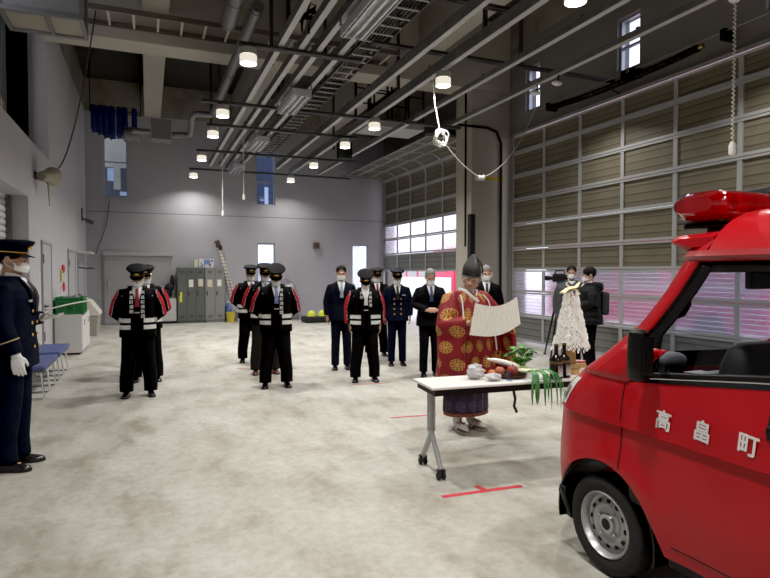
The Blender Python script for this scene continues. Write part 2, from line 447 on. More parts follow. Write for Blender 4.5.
# ---------------- sectional overhead doors on the right
def panel_mat(name, c):
    k = NT(name, c, .55); s = k.n('SeparateXYZ'); k.l(k.coord('UV'), s.inputs[0])
    fr = k.math('FRACT', k.math('MULTIPLY', s.outputs['Y'], 4.0))
    n = k.noise(k.coord(), 2.5, 4)
    a = k.ramp(fr, [(0., tuple(x*.33 for x in c)), (.1, tuple(x*1.12 for x in c)), (.3, c), (.85, tuple(x*.92 for x in c)), (.97, tuple(x*.4 for x in c))])
    k.color(k.mix(.5, a, k.ramp(n, [(.3, (.75,.75,.75)), (.7, (1.1,1.1,1.1))]), 'MULTIPLY'))
    return k.m
tan_panel = panel_mat('tan_door_panel', (.155,.138,.098))
grey_panel = panel_mat('grey_door_panel', (.17,.168,.16))
def glazing_mat():
    m = bpy.data.materials.new('ribbed_translucent_glazing'); m.use_nodes = True; t = m.node_tree; t.nodes.clear()
    N = lambda k: t.nodes.new('ShaderNode'+k)
    o, a, g, x = N('OutputMaterial'), N('BsdfGlass'), N('BsdfTranslucent'), N('MixShader')
    a.inputs['Roughness'].default_value = .2; a.inputs['IOR'].default_value = 1.35; a.inputs['Color'].default_value = (.97,.95,1,1); g.inputs[0].default_value = (.95,.93,1.,1)
    uv, sp = N('TexCoord'), N('SeparateXYZ'); t.links.new(uv.outputs['UV'], sp.inputs[0])
    w = N('Math'); w.operation = 'MULTIPLY'; w.inputs[1].default_value = 7.; t.links.new(sp.outputs['Y'], w.inputs[0])
    f = N('Math'); f.operation = 'FRACT'; t.links.new(w.outputs[0], f.inputs[0])
    c = N('Math'); c.operation = 'LESS_THAN'; c.inputs[1].default_value = .13; t.links.new(f.outputs[0], c.inputs[0])
    r = N('MapRange'); r.inputs[3].default_value = .15; r.inputs[4].default_value = .5; t.links.new(c.outputs[0], r.inputs[0]); t.links.new(r.outputs[0], x.inputs[0])
    t.links.new(a.outputs[0], x.inputs[1]); t.links.new(g.outputs[0], x.inputs[2]); t.links.new(x.outputs[0], o.inputs[0])
    return m
glz = glazing_mat()
rail_m = mat('door_rail_aluminium', (.40,.405,.41), .45, .35)
ROWS = [.05,.63,1.15,1.645,2.12,2.675,3.23,3.77,4.30,4.70]
XD = 7.84
def sectional_door(name, y0, y1, posts, lift, zt=4.55, rc=.42):
    root = thing(name, None, None, kind='structure')
    def P(s, off=0.):          # distance up the track -> X, Z ; off>0 towards the room
        z = s
        if z <= zt: return (XD - off, z)
        L = rc*PI/2
        if z <= zt + L:
            a = (z-zt)/rc; r_ = rc - off
            return (XD - rc + r_*math.cos(a), zt + r_*math.sin(a))
        return (XD - rc - (z-zt-L), zt + rc - off)
    def slab(b, s0, s1, ya, yb, o0, o1, n=1, uvs=None):
        for i in range(n):
            a, c = s0+(s1-s0)*i/n, s0+(s1-s0)*(i+1)/n
            q = [P(a,o0), P(c,o0), P(c,o1), P(a,o1)]
            vs = [(x, ya, z) for x, z in q] + [(x, yb, z) for x, z in q]
            b.add(vs, [(3,2,1,0),(4,5,6,7),(0,1,5,4),(1,2,6,5),(2,3,7,6),(3,0,4,7)])
            if uvs is not None:
                for p, y in [(p, y) for y in (ya, yb) for p in range(4)]:
                    uvs.append((y, (i + (1 if p in (1, 2) else 0))/n))
    closed = lift == 0
    edges = [y0] + posts + [y1]
    for r in range(len(ROWS)-1):
        s0, s1 = ROWS[r]+lift, ROWS[r+1]+lift
        win = r in (1, 2)
        n = 1 if s1 < zt else 6
        b = MB(); uvs = []
        slab(b, s0+.004, s1-.004, y0, y1, 0, .02, n, uvs)
        nm = 'glazing' if win else 'section'
        o = b.build(nm, glz if win else (grey_panel if r == 0 else tan_panel), root, recalc=True)
        ul = o.data.uv_layers.new(name='UV')
        for lp in o.data.loops: ul.data[lp.index].uv = uvs[lp.vertex_index]
        b = MB(); h = .075
        slab(b, s0+.006, s0+.006+h*.6, y0, y1, .022, .055); slab(b, s1-h*.55, s1-.006, y0, y1, .022, .055)
        for y in edges:
            ya, yb = y-.038, y+.038
            slab(b, s0+.05, s1-.045, max(ya, y0), min(yb, y1), .022, .05, n)
        b.build('section_frame', rail_m, o)
    # side tracks
    for y in (y0-.06, y1+.01):
        b = MB(); top = 4.72 if closed else ROWS[-1]+lift+.15
        nn = 40
        for i in range(nn): slab(b, top*i/nn, top*(i+1)/nn, y, y+.05, .03, .1)
        b.build('track', galv, root)
    if closed:
        b = MB(); b.box((XD-.04, y0, 4.705), (XD+.09, y1, 4.76)); b.build('header', rail_m, root)
    return root
sectional_door('door_1', 4.6, 11.25, [5.73,6.82,7.93,9.02,10.12], 0)
sectional_door('door_2', 12.6, 19.02, [13.6,14.67,15.77,16.87,17.92], 1.57)

# column furniture
b = MB(); b.prism([(6.865,11.565),(6.99,11.565),(6.99,11.598),(6.898,11.598),(6.898,11.70),(6.865,11.70)], 0.02, 2.93, 'z')
tag(b.build('corner_guard', rubber), 'tall black rubber corner guard on the concrete column edge', 'guard')
b = MB(); b.box((7.30, 11.588, 3.74), (7.80, 11.598, 3.82)); tag(b.build('warning_tape', mat('yellow_tape', (.45,.34,.02), .6)), 'yellow warning stripe across the concrete column', 'tape')
b = MB(); b.box((7.0, 11.586, 3.71), (7.25, 11.598, 3.83)); tag(b.build('height_label', white_plastic, bevel=.003), 'small white label plate beside the yellow stripe on the column', 'label')
b = MB(); b.tube([(6.88, 11.83, 2.2), (6.88, 11.83, 5.78)], .022, 8); tag(b.build('conduit_pipe', black_metal), 'thin black conduit running up the side of the concrete column', 'pipe')
b = MB(); b.tube([(6.3,11.56,4.93),(7.3,11.56,4.93),(7.55,11.56,4.86),(7.68,11.56,4.6),(7.68,11.56,.1)], .03, 8)
tag(b.build('conduit_pipe', black_metal, smooth=True), 'black conduit bending down the right edge of the concrete column', 'pipe')
b = MB(); b.box((7.25,11.585,1.48),(7.48,11.598,1.60)); tag(b.build('notice', mat('pink_notice', (.75,.62,.64), .6)), 'small pale notice taped on the concrete column behind the priest', 'notice')
# ------------------------------------------------------------------ ceiling equipment
rail_steel = mat('channel_steel', (.17,.17,.168), .5, .2, noise=.2, nscale=6)
flange_mat = mat('channel_flange', (.46,.46,.455), .5, .15)
bar_mat = mat('crossbar_steel', (.07,.07,.07), .45, .3)
def channel(x, y0, y1, z0, h, w, label, side=-1):
    """C-channel rail along Y, pale lower flange"""
    t = thing('ceiling_rail', label, 'rail', (x, y0, z0), group='steel channel rails under the ceiling'); L = y1-y0
    b = MB(); b.prism([(-w/2,.008),(w/2,.008),(w/2,.016),(-w/2+.012,.016),(-w/2+.012,h-.01),(w/2,h-.01),(w/2,h),(-w/2,h)], 0, L, 'y'); b.build('web', rail_steel, t)
    b = MB(); b.box((-w/2,0,0),(w/2,L,.0075)); b.build('flange', flange_mat, t)
    b = MB(); 
    for y in [q*2.4+.6 for q in range(int(L/2.4))]: b.box((-w/2-.01,y,h+.001),(w/2+.01,y+.05,h+.02))
    b.build('clip', bar_mat, t)
    return t
ZR = 4.80
channel(1.78, 3.0, 18.3, ZR, .13, .08, 'steel channel rail, leftmost of the four close-set rails above the fixtures')
channel(2.07, 3.0, 18.3, ZR, .13, .08, 'steel channel rail, second from left of the four close-set rails')
channel(2.33, 3.0, 18.8, ZR, .13, .08, 'steel channel rail carrying the left edge of the strip light fixtures')
channel(2.66, 3.0, 18.8, ZR, .13, .08, 'steel channel rail carrying the right edge of the strip light fixtures')
channel(3.76, 3.2, 18.0, ZR, .16, .08, 'steel channel rail just right of the overhead cable ladder')
channel(4.37, 3.2, 18.9, ZR, .17, .09, 'deep steel channel rail directly above the right row of round lamps')
channel(5.26, 3.0, 18.6, ZR, .09, .085, 'steel channel rail in mid air, left neighbour of the sensor rail')
channel(6.20, 3.0, 11.5, ZR, .09, .085, 'steel channel rail carrying two small white sensors near the right doors')
# crossbars
def crossbar(y, x0, x1, z, label):
    b = MB()
    for s in (-.05, .012): b.prism([(z,y+s),(z,y+s+.038),(z+.045,y+s+.038),(z+.045,y+s)][::1] and [(y+s,z),(y+s+.038,z),(y+s+.038,z+.045),(y+s,z+.045)], x0, x1, 'x')
    for i in range(int((x1-x0)/.5)): b.box((x0+.2+i*.5, y-.012, z+.004), (x0+.26+i*.5, y+.012, z+.04))
    return tag(b.build('ceiling_crossbar', bar_mat), label, 'crossbar', 'black crossbars under the ceiling rails')
ZB = 4.745
BY = [8.27, 11.25, 13.0, 15.82, 18.72]
for y, x0, x1, lb in zip(BY, (1.2,.95,1.2,1.2,1.2), (3.0,6.4,4.6,5.6,6.4), ('nearest the camera, above the nearest left round lamp','second from the camera, spanning out to the concrete column','in the middle, just beyond the concrete beam','second from the back wall','right against the back wall')):
    crossbar(y, x0, x1, ZB, 'black steel crossbar ' + lb)
crossbar(8.29, 3.2, 7.9, 5.06, 'black steel crossbar reaching across to the right wall between two slit windows')
crossbar(6.6, 2.0, 4.6, 5.06, 'short black steel crossbar beside the nearest strip light fixture')
# hangers
hx = [(1.95,8.5),(3.5,9.3),(4.75,7.6),(6.0,8.45),(3.25,11.0),(4.85,11.1),(1.5,13.3),(2.9,13.3),(5.1,13.4),(1.6,16.1),(3.4,16.1),(5.0,16.1),(2.0,10.0),(4.9,13.9)]
hl = ['by the nearest left lamp','right of the cable ladder','above the hanging cable coil','nearest the right slit windows','just before the concrete beam, left','just before the concrete beam, right','left of the rails beyond the beam','between the rails beyond the beam','by the gantry tray','far left, second bay from the back','far middle, second bay from the back','far right, second bay from the back','over the left rails near the spiral duct','over the gantry tray corner']
for (x, y), lb in zip(hx, hl):
    b = MB(); z1 = 6.395 if (-.06<x<.43 or 2.59<x<3.06 or 5.55<x<6.03) else 7.395
    b.box((x-.028, y-.028, 5.13), (x+.028, y-.02, z1)); b.box((x-.028, y-.02, 5.13), (x-.02, y+.028, z1)); b.box((x-.07,y-.07,z1-.012),(x+.07,y+.07,z1))
    tag(b.build('ceiling_hanger', bar_mat), 'dark steel angle hanger dropping from the ceiling, '+lb, 'hanger', 'ceiling hangers')
# cable ladders
def ladder(name, p0, p1, width, axis, label, m, mr, step=.3):
    t = thing(name, label, 'cable ladder'); 
    L = p1-p0
    b1, b2, r = MB(), MB(), None
    return t
lad_rail = mat('ladder_rail', (.10,.10,.10), .5, .4); lad_rung = mat('ladder_rung', (.42,.41,.39), .5, .2)
t = thing('ceiling_cable_ladder', 'black cable ladder with pale rungs running lengthwise right of the strip lights', 'cable ladder', (3.08, 4.0, 5.12))
for s in (0, .36):
    b = MB(); b.prism([(s,0),(s+.02,0),(s+.02,.07),(s,.07)], 0, 14, 'y'); b.build('side_rail', lad_rail, t)
for i in range(46):
    b = MB(); b.box((.021, .15+i*.3, 0.0), (.359, .18+i*.3, .02)); b.build('rung', lad_rung, t, bevel=.003)
b = MB()
for k in range(5): b.tube([(.07+k*.05, y*.7, .035+.012*math.sin(y*1.3+k)) for y in range(20)], .014, 6)
b.build('cable_run', black_plastic, t, smooth=True)
t = thing('ceiling_cable_ladder', 'pale-runged cable ladder fixed crosswise in front of the concrete beam at left', 'cable ladder', (-1.2, 10.9, 6.0))
for s in (0, .66):
    b = MB(); b.prism([(s,0),(s+.025,0),(s+.025,.09),(s,.09)], 0, 6.0, 'x'); b.build('side_rail', mat('ladder_rail_tan', (.17,.15,.12), .5, .2), t)
for i in range(15):
    b = MB(); b.box((.2+i*.4, .026, 0.01), (.24+i*.4, .659, .045)); b.build('rung', mat('ladder_rung_pale', (.5,.48,.44), .5, .1), t, bevel=.004)
# strip light fixtures with white louvres
white_lou = mat('louvre_white', (.62,.62,.64), .35, .1)
def fixture(y0, y1, label):
    t = thing('ceiling_strip_light', label, 'light fixture', (2.31, y0, 4.585), group='louvred strip light fixtures'); L = y1-y0; W = .30
    b = MB(); b.box((-.012,0,.10),(W+.012,L,.118)); b.box((-.012,0,0),(0,L,.10)); b.box((W,0,0),(W+.012,L,.10)); b.box((0,0,0),(W,.012,.10)); b.box((0,L-.012,0),(W,L,.10)); b.build('housing', mat('fixture_housing', (.5,.51,.55), .4), t)
    for x in (.09, .21):
        b = MB(); b.tube([(x,.05,.06),(x,L-.05,.06)], .016, 8); b.build('tube_lamp', mat('unlit_tube', (.8,.8,.8), .25), t, smooth=True)
    b = MB()
    for x in (.04,.15,.26): b.prism([(x-.012,.0),(x+.012,0),(x+.004,.05),(x-.004,.05)], .012, L-.012, 'y')
    b.build('louvre', white_lou, t)
    b = MB()
    for y in (.02, L-.08): b = MB(); b.box((-.03,y,.12),(W+.03,y+.06,.135)); b.box((-.03,y,.135),(-.02,y+.06,.213)); b.box((W+.02,y,.135),(W+.03,y+.06,.213)); b.build('bracket', galv, t)
    return t
fixture(5.7, 7.1, 'louvred strip light fixture nearest the camera, top centre'); fixture(9.7, 10.95, 'louvred strip light fixture second from the camera')
fixture(13.35, 14.6, 'louvred strip light fixture third from the camera'); fixture(17.0, 18.2, 'louvred strip light fixture farthest back, near the back wall')
b = MB(); rnd = random.Random(9)
for k in range(3): b.tube([(1.95+.05*k+rnd.uniform(-.04,.04), 7.6+.12*i*0+rnd.uniform(-.12,.12), 6.2-.12*i) for i in range(13)], .014, 5)
for k in range(3): b.tube([(2.0+.09*math.cos(a*1.3+k), 7.6+.10*math.sin(a+k), 4.98+.03*k+.05*math.sin(a*2+k)) for a in [i*.5 for i in range(16)]], .012, 5)
tag(b.build('hanging_cable_bundle', black_plastic, smooth=True), 'tangled black cable bundle dangling above the four close-set rails', 'cable bundle')
# round high-bay lamps
lamp_glow = mat('lamp_glow', (1,.96,.88), .4, emis=(1.,.95,.84), estr=9.)
lamp_body = mat('lamp_body', (.42,.41,.38), .4, .1); lamp_skirt = mat('lamp_skirt', (.7,.68,.62), .3, 0, emis=(1.,.93,.8), estr=.75)
lamp_first = None
def lamp(x, y, label):
    global lamp_first
    if lamp_first is not None: return dup(lamp_first, (x, y, 4.5), 0, label)
    t = thing('ceiling_lamp', label, 'lamp', (x, y, 4.5), group='round high-bay lamps'); lamp_first = t
    b = MB(); b.lathe([(.112,.122),(.118,.126),(.118,.21),(.09,.225),(.02,.228)], seg=24); b.build('housing', lamp_body, t, smooth=True)
    b = MB(); b.lathe([(.112,.004),(.118,.010),(.119,.112),(.110,.121)], seg=24, cap=False); b.build('glass_skirt', lamp_skirt, t, smooth=True)
    b = MB(); b.lathe([(.0,-.012),(.06,-.008),(.111,.003),(.111,.02),(0,.02)], seg=24); b.build('diffuser', lamp_glow, t, smooth=True)
    b = MB(); b.box((-.02,-.02,.228),(.02,.02,.243)); b.build('stem', bar_mat, t)
    return t
on = ['nearest the camera', 'second from the camera', 'middle', 'second from the back wall', 'nearest the back wall']
for n, y in enumerate((8.27, 11.25, 13.0, 15.82, 18.72)): lamp(1.33, y, 'lit round high-bay lamp in the left row, ' + on[n])
onr = ['nearest the camera at the top of the photo', 'directly above the hanging cable coil', 'third from the camera, by the gantry tray', 'fourth from the camera, by the dark box', 'second from the back wall', 'nearest the back wall']
for n, y in enumerate((5.07, 8.09, 11.05, 12.94, 15.7, 18.5)):
    lamp(4.30, y, 'lit round high-bay lamp in right row, ' + onr[n])
def lamp_or_fill_light(x, y, p, sz=.22):
    L = bpy.data.lights.new('lamp_or_fill_light', 'AREA'); L.shape = 'DISK'; L.size = sz; L.energy = p; L.color = (1.,.965,.9); L.spread = rad(140)
    o = bpy.data.objects.new('lamp_or_fill_light', L); COL.objects.link(o); o.location = (x, y, 4.48); return o
PW = 62
for y in (8.27, 11.25, 13.0, 15.82, 18.72): lamp_or_fill_light(1.33, y, PW if y < 18 else PW*.5)
for y in (5.07, 8.09, 11.05, 12.94, 15.7, 18.5): lamp_or_fill_light(4.30, y, PW if y < 18 else PW*.5)
for y in (5.07, 2.0, -1.0, -3.5): lamp_or_fill_light(1.33, y, PW)
for y in (2.0, -1.0, -3.5): lamp_or_fill_light(4.30, y, PW)
for y in (2.0, 5.07, 8.1): lamp_or_fill_light(6.9, y, PW*.5)  # extra fill lights along the right side, where no lamps hang
# spiral ducts
dk = NT('spiral_duct_steel', (.2,.2,.205), .38); dk.b.inputs['Metallic'].default_value = .6
def duct(label, path, r):
    b = MB(); b.tube(path, r, 16, cap=True)
    nn = 0
    # raised collars at the joints
    for p, q in zip(path[:-1], path[1:]):
        p, q = Vector(p), Vector(q)
        if (q-p).length > 1.0:
            for f_ in (.02, .5, .98):
                c = p.lerp(q, f_); d = (q-p).normalized()*.02
                b.tube([c-d, c+d], r+.008, 16)
    o = b.build('hanging_duct', dk.m, smooth=True); return tag(o, label, 'duct')
def arc(c, a, b_, n=6):
    """corner from a (unit dir in) to b_ around point c; list of offsets"""
    c, a, b_ = Vector(c), Vector(a), Vector(b_)
    return [c - a*(1-math.sin(t)) + b_*(1-math.cos(t)) for t in [PI/2*i/n for i in range(n+1)]]
R_ = .18
p = [(1.42,7.2,5.9)] + [tuple(q) for q in [Vector((1.42,7.75,5.9)), Vector((1.42,7.9,5.86)), Vector((1.42,8.0,5.7)), Vector((1.42,8.05,5.5)), Vector((1.42,8.05,5.3))]]
duct('long dark spiral duct running to the back at upper left', [(1.42,8.0,5.2),(1.42,13.7,5.2)], .085)
duct('elbow of dark spiral duct at the top edge of the photo', [(1.42,7.6,5.62),(1.42,7.8,5.6),(1.42,7.94,5.5),(1.42,7.97,5.40)], .088)
duct('short open-ended spiral duct hanging beside the duct elbow', [(1.10,7.2,5.22),(1.13,8.8,5.24)], .115)
duct('thin bent exhaust pipe joining the duct to the hose rack box', [(1.40,13.88,5.2),(1.12,13.9,5.2),(1.02,13.95,5.2),(.98,14.05,5.15),(.98,14.3,4.98),(.98,14.8,4.93),(.9,14.95,4.93),(.75,15.0,4.93),(.60,15.05,4.93)], .07)
b = MB(); b.box((.12,14.85,4.78),(.55,15.25,5.22)); b.box((.10,14.83,4.76),(.57,15.27,4.78)); b.box((.10,14.83,5.22),(.57,15.27,5.24))
tag(b.build('exhaust_fan_box', mat('fan_box_grey', (.17,.165,.155), .5, .2), bevel=.008), 'grey square exhaust fan box hung on the bent pipe at left', 'fan box')
duct('short exhaust pipe between the fan box and the navy hoses', [(.09,15.05,4.95),(-.30,15.05,4.95)], .07)
# navy hoses drying on a rack
navy = mat('navy_hose', (.022,.036,.13), .55, noise=.3, nscale=10, bump=.4, bscale=60)
t = thing('hose_drying_rack', 'dark steel hose drying rack high in the back left corner', 'rack', (-1.3, 16.3, 5.72))
b = MB()
for y in (.12, .38): b.tube([(-.03,y,0),(1.2,y,0)], .014, 8)
for x in (-.02, 1.17): b.tube([(x,0.12,0),(x,.38,0)], .014, 8)
b.build('frame', dark_steel, t)
b = MB()
for x in (-.02, 1.17): b.tube([(x,.25,.0),(x,.25,1.67)], .012, 8)
b.build('suspension_rod', dark_steel, t)
hl = ['leftmost loop','second loop from the left','third loop from the left','middle loop','third loop from the right','second loop from the right','rightmost loop']
for k, x in enumerate((.08,.22,.36,.50,.66,.80,1.02)):
    b = MB(); X = -1.3+x; w = .05; hh = [.55,.6,.68,.70,.66,.64,.58][k]
    pts = []
    for i in range(17):
        a = PI*i/16; pts.append((X + random.uniform(-.004,.004), 16.55 - .20*math.cos(a) if 0 else 16.55-.22*math.cos(a), 5.775+.05*math.sin(a)))
    pts = [(X, 16.26, 5.72-hh)] + pts + [(X, 16.86, 5.72-hh*.9)]
    b.tube(pts, [(.062,.022)]*len(pts), 10, sq=(0,0,1))
    # folded lower bight
    b.tube([(X+.015,16.24,5.70),(X+.02,16.17,5.45),(X+.01,16.16,5.72-hh),(X,16.25,5.72-hh-.05),(X-.01,16.3,5.72-hh+.05)], [(.055,.02)]*5, 10)
    tag(b.build('hanging_fire_hose', navy, smooth=True), 'navy fire hose hanging on the drying rack, '+hl[k], 'hose', 'navy hoses on the drying rack')
b = MB(); b.lathe([(.0,-.18),(.16,-.18),(.19,-.15),(.19,.15),(.16,.18),(0,.18)], (-.33,15.62,4.97), 20, axis='x'); 
tag(b.build('hanging_hose_drum', galv_dark, smooth=True), 'grey hose drum hanging right of the navy hoses', 'drum')
# gantry tray by the beam
t = thing('ceiling_gantry_tray', 'pale grey slab tray with a railing hung beyond the right round lamps', 'gantry', (4.72, 12.55, 4.98))
b = MB(); b.box((0,0,0),(1.45,.9,.1)); b.box((0,0,.1),(1.45,.03,.14)); b.box((0,.87,.1),(1.45,.9,.14)); b.build('tray', mat('tray_grey', (.38,.37,.35), .5), t, bevel=.01)
b = MB()
for x in (.02,.5,.97,1.43):
    pass
for y in (.02,.88):
    b = MB()
    for x in (.02,.5,.97,1.43): b.box((x-.02,y-.02,.141),(x+.02,y+.02,1.41))
    for z in (.75, 1.1): b.box((.0,y-.012,z),(1.45,y+.012,z+.03))
    b.build('railing', dark_steel, t)
b = MB(); b.box((4.30,13.35,4.35),(4.62,13.6,4.72)); b.box((4.28,13.33,4.72),(4.64,13.62,4.735)); tag(b.build('hanging_black_box', black_metal, bevel=.01), 'black equipment box hanging under the crossbar left of the gantry tray', 'box')
# left hanging platform
t = thing('ceiling_platform', 'grey framed hanging platform with panelled underside at the top left corner', 'platform', (-1.69, 8.5, 4.86))
fr = mat('platform_frame', (.22,.22,.225), .45, .3); pn = mat('platform_panel', (.36,.335,.27), .6); fp = mat('platform_front', (.27,.275,.28), .6)
b = MB()
for y in (0,.68): b.box((0,y,0),(.95,y+.07,.07))
for x in (0,.50,.90): b.box((x,.071,0),(x+.05,.679,.07))
b.box((.90,0,.071),(.95,.06,1.5)); b.box((.90,.69,.071),(.95,.75,1.5)); b.box((0,0,.071),(.05,.06,1.5)); b.box((0,0,1.5),(.95,.06,1.56)); b.box((.9,.061,1.5),(.95,.75,1.56))
b.build('frame', fr, t, bevel=.006)
for x in (.055,.555):
    b = MB(); b.box((x,.075,.03),(x+.34 if x>.3 else x+.44,.675,.045)); b.build('floor_panel', pn, t)
b = MB(); b.box((.055,.02,.075),(.895,.035,1.495)); b.build('front_panel', fp, t)
b = MB()
for x in (.02,.93): b.tube([(x,.03,1.56),(x,.03,2.53)], .012, 6)
b.build('suspension_rod', dark_steel, t)
# horn speaker and cable, camera on the left wall
t = thing('wall_horn_speaker', 'beige horn speaker on a bracket high on the left wall', 'speaker', (-1.69, 11.0, 3.18))
bg = mat('horn_beige', (.30,.28,.21), .5)
Rm = Matrix.Rotation(rad(-12), 4, 'X') @ Matrix.Rotation(rad(25), 4, 'Z')
b = MB(); b.M = Matrix.Translation((.16,0,0)) @ Matrix.Rotation(rad(75),4,'Z') @ Matrix.Rotation(rad(-8),4,'Y'); b.lathe([(0,-.2),(.07,-.2),(.085,-.16),(.085,-.02),(.09,.03),(.15,.20),(.16,.23),(.15,.23),(.085,.05),(0,.03)], seg=20, axis='x'); b.build('horn', bg, t, smooth=True)
b = MB(); b.box((0,-.06,-.06),(.02,.06,.06)); b.tube([(.02,0,0),(.1,0,-.03)], .02, 8); b.build('bracket', dark_steel, t)
b = MB(); b.tube([(.16,.1,-.08),(.17,.1,-.15),(.18,.12,-.48)], [.012,.014,.008], 6); b.build('pull_strap', mat('strap_tan', (.4,.36,.22), .7), t)
b = MB(); pts = [(-1.60,11.2,3.22),(-1.5,11.3,3.26)]; 
for i in range(15):
    u = i/14; pts.append((-1.42+.62*u, 11.35+.15*u, 3.36+2.85*u**1.55))
b.tube(pts, .012, 6); tag(b.build('hanging_cable', mat('cable_brown', (.06,.045,.035), .6), smooth=True), 'thin dark cable sagging from the horn speaker up to the ceiling', 'cable')
t = thing('wall_floodlight', 'small grey floodlight on the left wall near the back corner', 'floodlight', (-1.69, 18.2, 3.08))
b = MB(); b.M = Matrix.Rotation(rad(20),4,'Y'); b.box((.1,-.1,-.05),(.32,.1,.06)); b.build('housing', galv_dark, t, bevel=.015)
b = MB(); b.box((0,-.05,-.05),(.02,.05,.3)); b.tube([(.02,0,0),(.1,0,0)], .02, 8); b.build('bracket', dark_steel, t)
b = MB(); b.tube([(-1.05,19.46,3.82),(-1.15,19.46,3.0),(-1.45,19.46,2.15)], .008, 5); tag(b.build('hanging_wire', black_plastic), 'thin dark cord slanting down the back wall below the left window', 'cord')
# beaded pull cords
bead = mat('cord_white', (.62,.60,.55), .6)
def pullcord(x, y, z0, z1, label, end=True):
    t = thing('hanging_pull_cord', label, 'pull cord', (x, y, z0), group='hanging pull cords'); L = z1-z0
    b = MB()
    for i in range(int(L/.06)): b.lathe([(.0,0),(.016,.008),(.016,.04),(0,.048)], (0,0,.12+i*.06), 6)
    b.tube([(0,0,.1),(0,0,L)], .006, 5); b.build('cord', bead, t)
    b = MB(); b.lathe([(0,0),(.03,.005),(.035,.05),(.028,.12),(.01,.14),(0,.14)], seg=10); b.build('grip', white_plastic, t, smooth=True)
    return t
pullcord(1.93, 16.5, 3.15, 4.74, 'white beaded pull cord hanging left below the strip lights')
pullcord(2.17, 14.3, 3.35, 4.74, 'white beaded pull cord hanging right, ending in a grip')
t = thing('ceiling_cord_reel', 'white ceiling cord reel with long coiled cord and plug at upper right', 'cord reel', (6.0, 4.5, 4.62))
b = MB(); b.lathe([(0,.2),(.04,.2),(.05,.12),(.075,.06),(.07,-.02),(.045,-.05),(.02,-.06),(0,-.06)], seg=16); b.build('reel_cover', white_plastic, t, smooth=True)
b = MB(); b.tube([(.012*math.cos(i*1.1), .012*math.sin(i*1.1), -.06-i*.0085) for i in range(180)], .008, 5); b.build('coiled_cord', bead, t, smooth=True)
b = MB(); b.lathe([(0,-1.72),(.03,-1.72),(.038,-1.70),(.038,-1.62),(.02,-1.58),(0,-1.58)], seg=12); b.build('plug', white_plastic, t, smooth=True)
b = MB(); b.tube([(0,0,.2),(0,0,1.18)], .012, 6); b.build('suspension_rod', dark_steel, t)
# coil of white cable and its swag to the right wall
wc = mat('white_cable', (.8,.79,.74), .5)
b = MB()
for k in range(7):
    ph = random.uniform(0,6); r_ = .075+.008*k; c = Vector((4.38+random.uniform(-.02,.02), 8.32+random.uniform(-.03,.03), 3.76+random.uniform(-.02,.02)))
    b.tube([c + Vector((r_*math.cos(a+ph), .05*math.sin(a*2+ph), r_*math.sin(a+ph)*1.05)) for a in [2*PI*i/18 for i in range(19)]], .009, 5)
b.tube([(4.22,8.30,4.74),(4.27,8.32,4.3),(4.37,8.32,3.84)], .008, 5)
tag(b.build('hanging_cable_coil', wc, smooth=True), 'white cable coil dangling below the second right-hand round lamp', 'cable coil')
t = thing('hanging_extension_cable', 'white extension cable sagging from the coil to the slit window, with plug', 'cable', (5.30, 8.6, 3.22))
def sag(a, c, s, n=14):
    a, c = Vector(a), Vector(c); return [a.lerp(c, i/n) - Vector((0,0,s*4*(i/n)*(1-i/n))) for i in range(n+1)]
b = MB(); b.tube(sag((-.80,-.24,.44),(0,0,0),.06), .008, 5); b.tube(sag((.08,.06,.02),(2.55,1.9,1.95),.28), .008, 5); b.build('cable', wc, t, smooth=True)
b = MB(); b.ell((.04,.03,0),(.07,.04,.03)); b.ell((.0,.03,.02),(.035,.03,.03)); b.ell((.09,.05,.03),(.03,.03,.03)); b.build('plug', wc, t, smooth=True)
# black festoon cable on the right wall
t = thing('wall_festoon_cable', 'black spiral hose festooned on a wire along the right wall above the doors', 'spiral hose', (7.72, 8.2, 5.0))
b = MB()
def fest(u): # y from 9.9 to 6.35
    y = 9.85 - 3.5*u - 8.2; return Vector((0, y, -.02 - .06*math.sin(PI*u) + (.0 if u < .55 else .0)))
N = 620
b.tube([fest(i/N) + Vector((.045*math.cos(i*.62), 0, .045*math.sin(i*.62))) for i in range(N+1)], .016, 5); b.build('spiral_hose', rubber, t, smooth=True)
b = MB(); b.tube([(0,2.4,.06),(0,-3.3,.06)], .006, 5); b.build('wire', galv, t)
for y in (1.7,-.35,-.55,-2.25):
    b = MB(); b.box((-.04,y-.04,-.06),(.2,y+.04,.10)); b.build('clamp', black_metal, t, bevel=.01)
b = MB(); b.lathe([(0,0),(.03,0),(.03,.12),(0,.12)], (0,-1.92,-.02), 10, axis='y'); b.build('hose_coupling', mat('brass', (.35,.27,.1), .35, .8), t)
b = MB(); b.tube([(0,.1,-.02),(.1,-.2,-.25),(.2,-.35,-.27)], .014, 6); b.build('stay', black_metal, t)
# two sensors hanging below rail
for y, lb in ((7.7,'nearer'),(8.25,'farther')):
    t = thing('ceiling_sensor', 'small white sensor camera under the right rail, the %s of the two' % lb, 'sensor', (6.20, y, 4.66), group='white sensors under the right rail')
    b = MB(); b.ell((-.03,0,0),(.10,.05,.04)); b.build('body', white_plastic, t, smooth=True)
    b = MB(); b.tube([(0,0,.03),(0,0,.138)], .015, 6); b.build('stem', dark_steel, t)
# ------------------------------------------------------------------ furniture and things on the floor
def rbox(lo, hi, name, m, parent=None, bev=.006):
    b = MB(); b.box(lo, hi); return b.build(name, m, parent, bevel=bev)
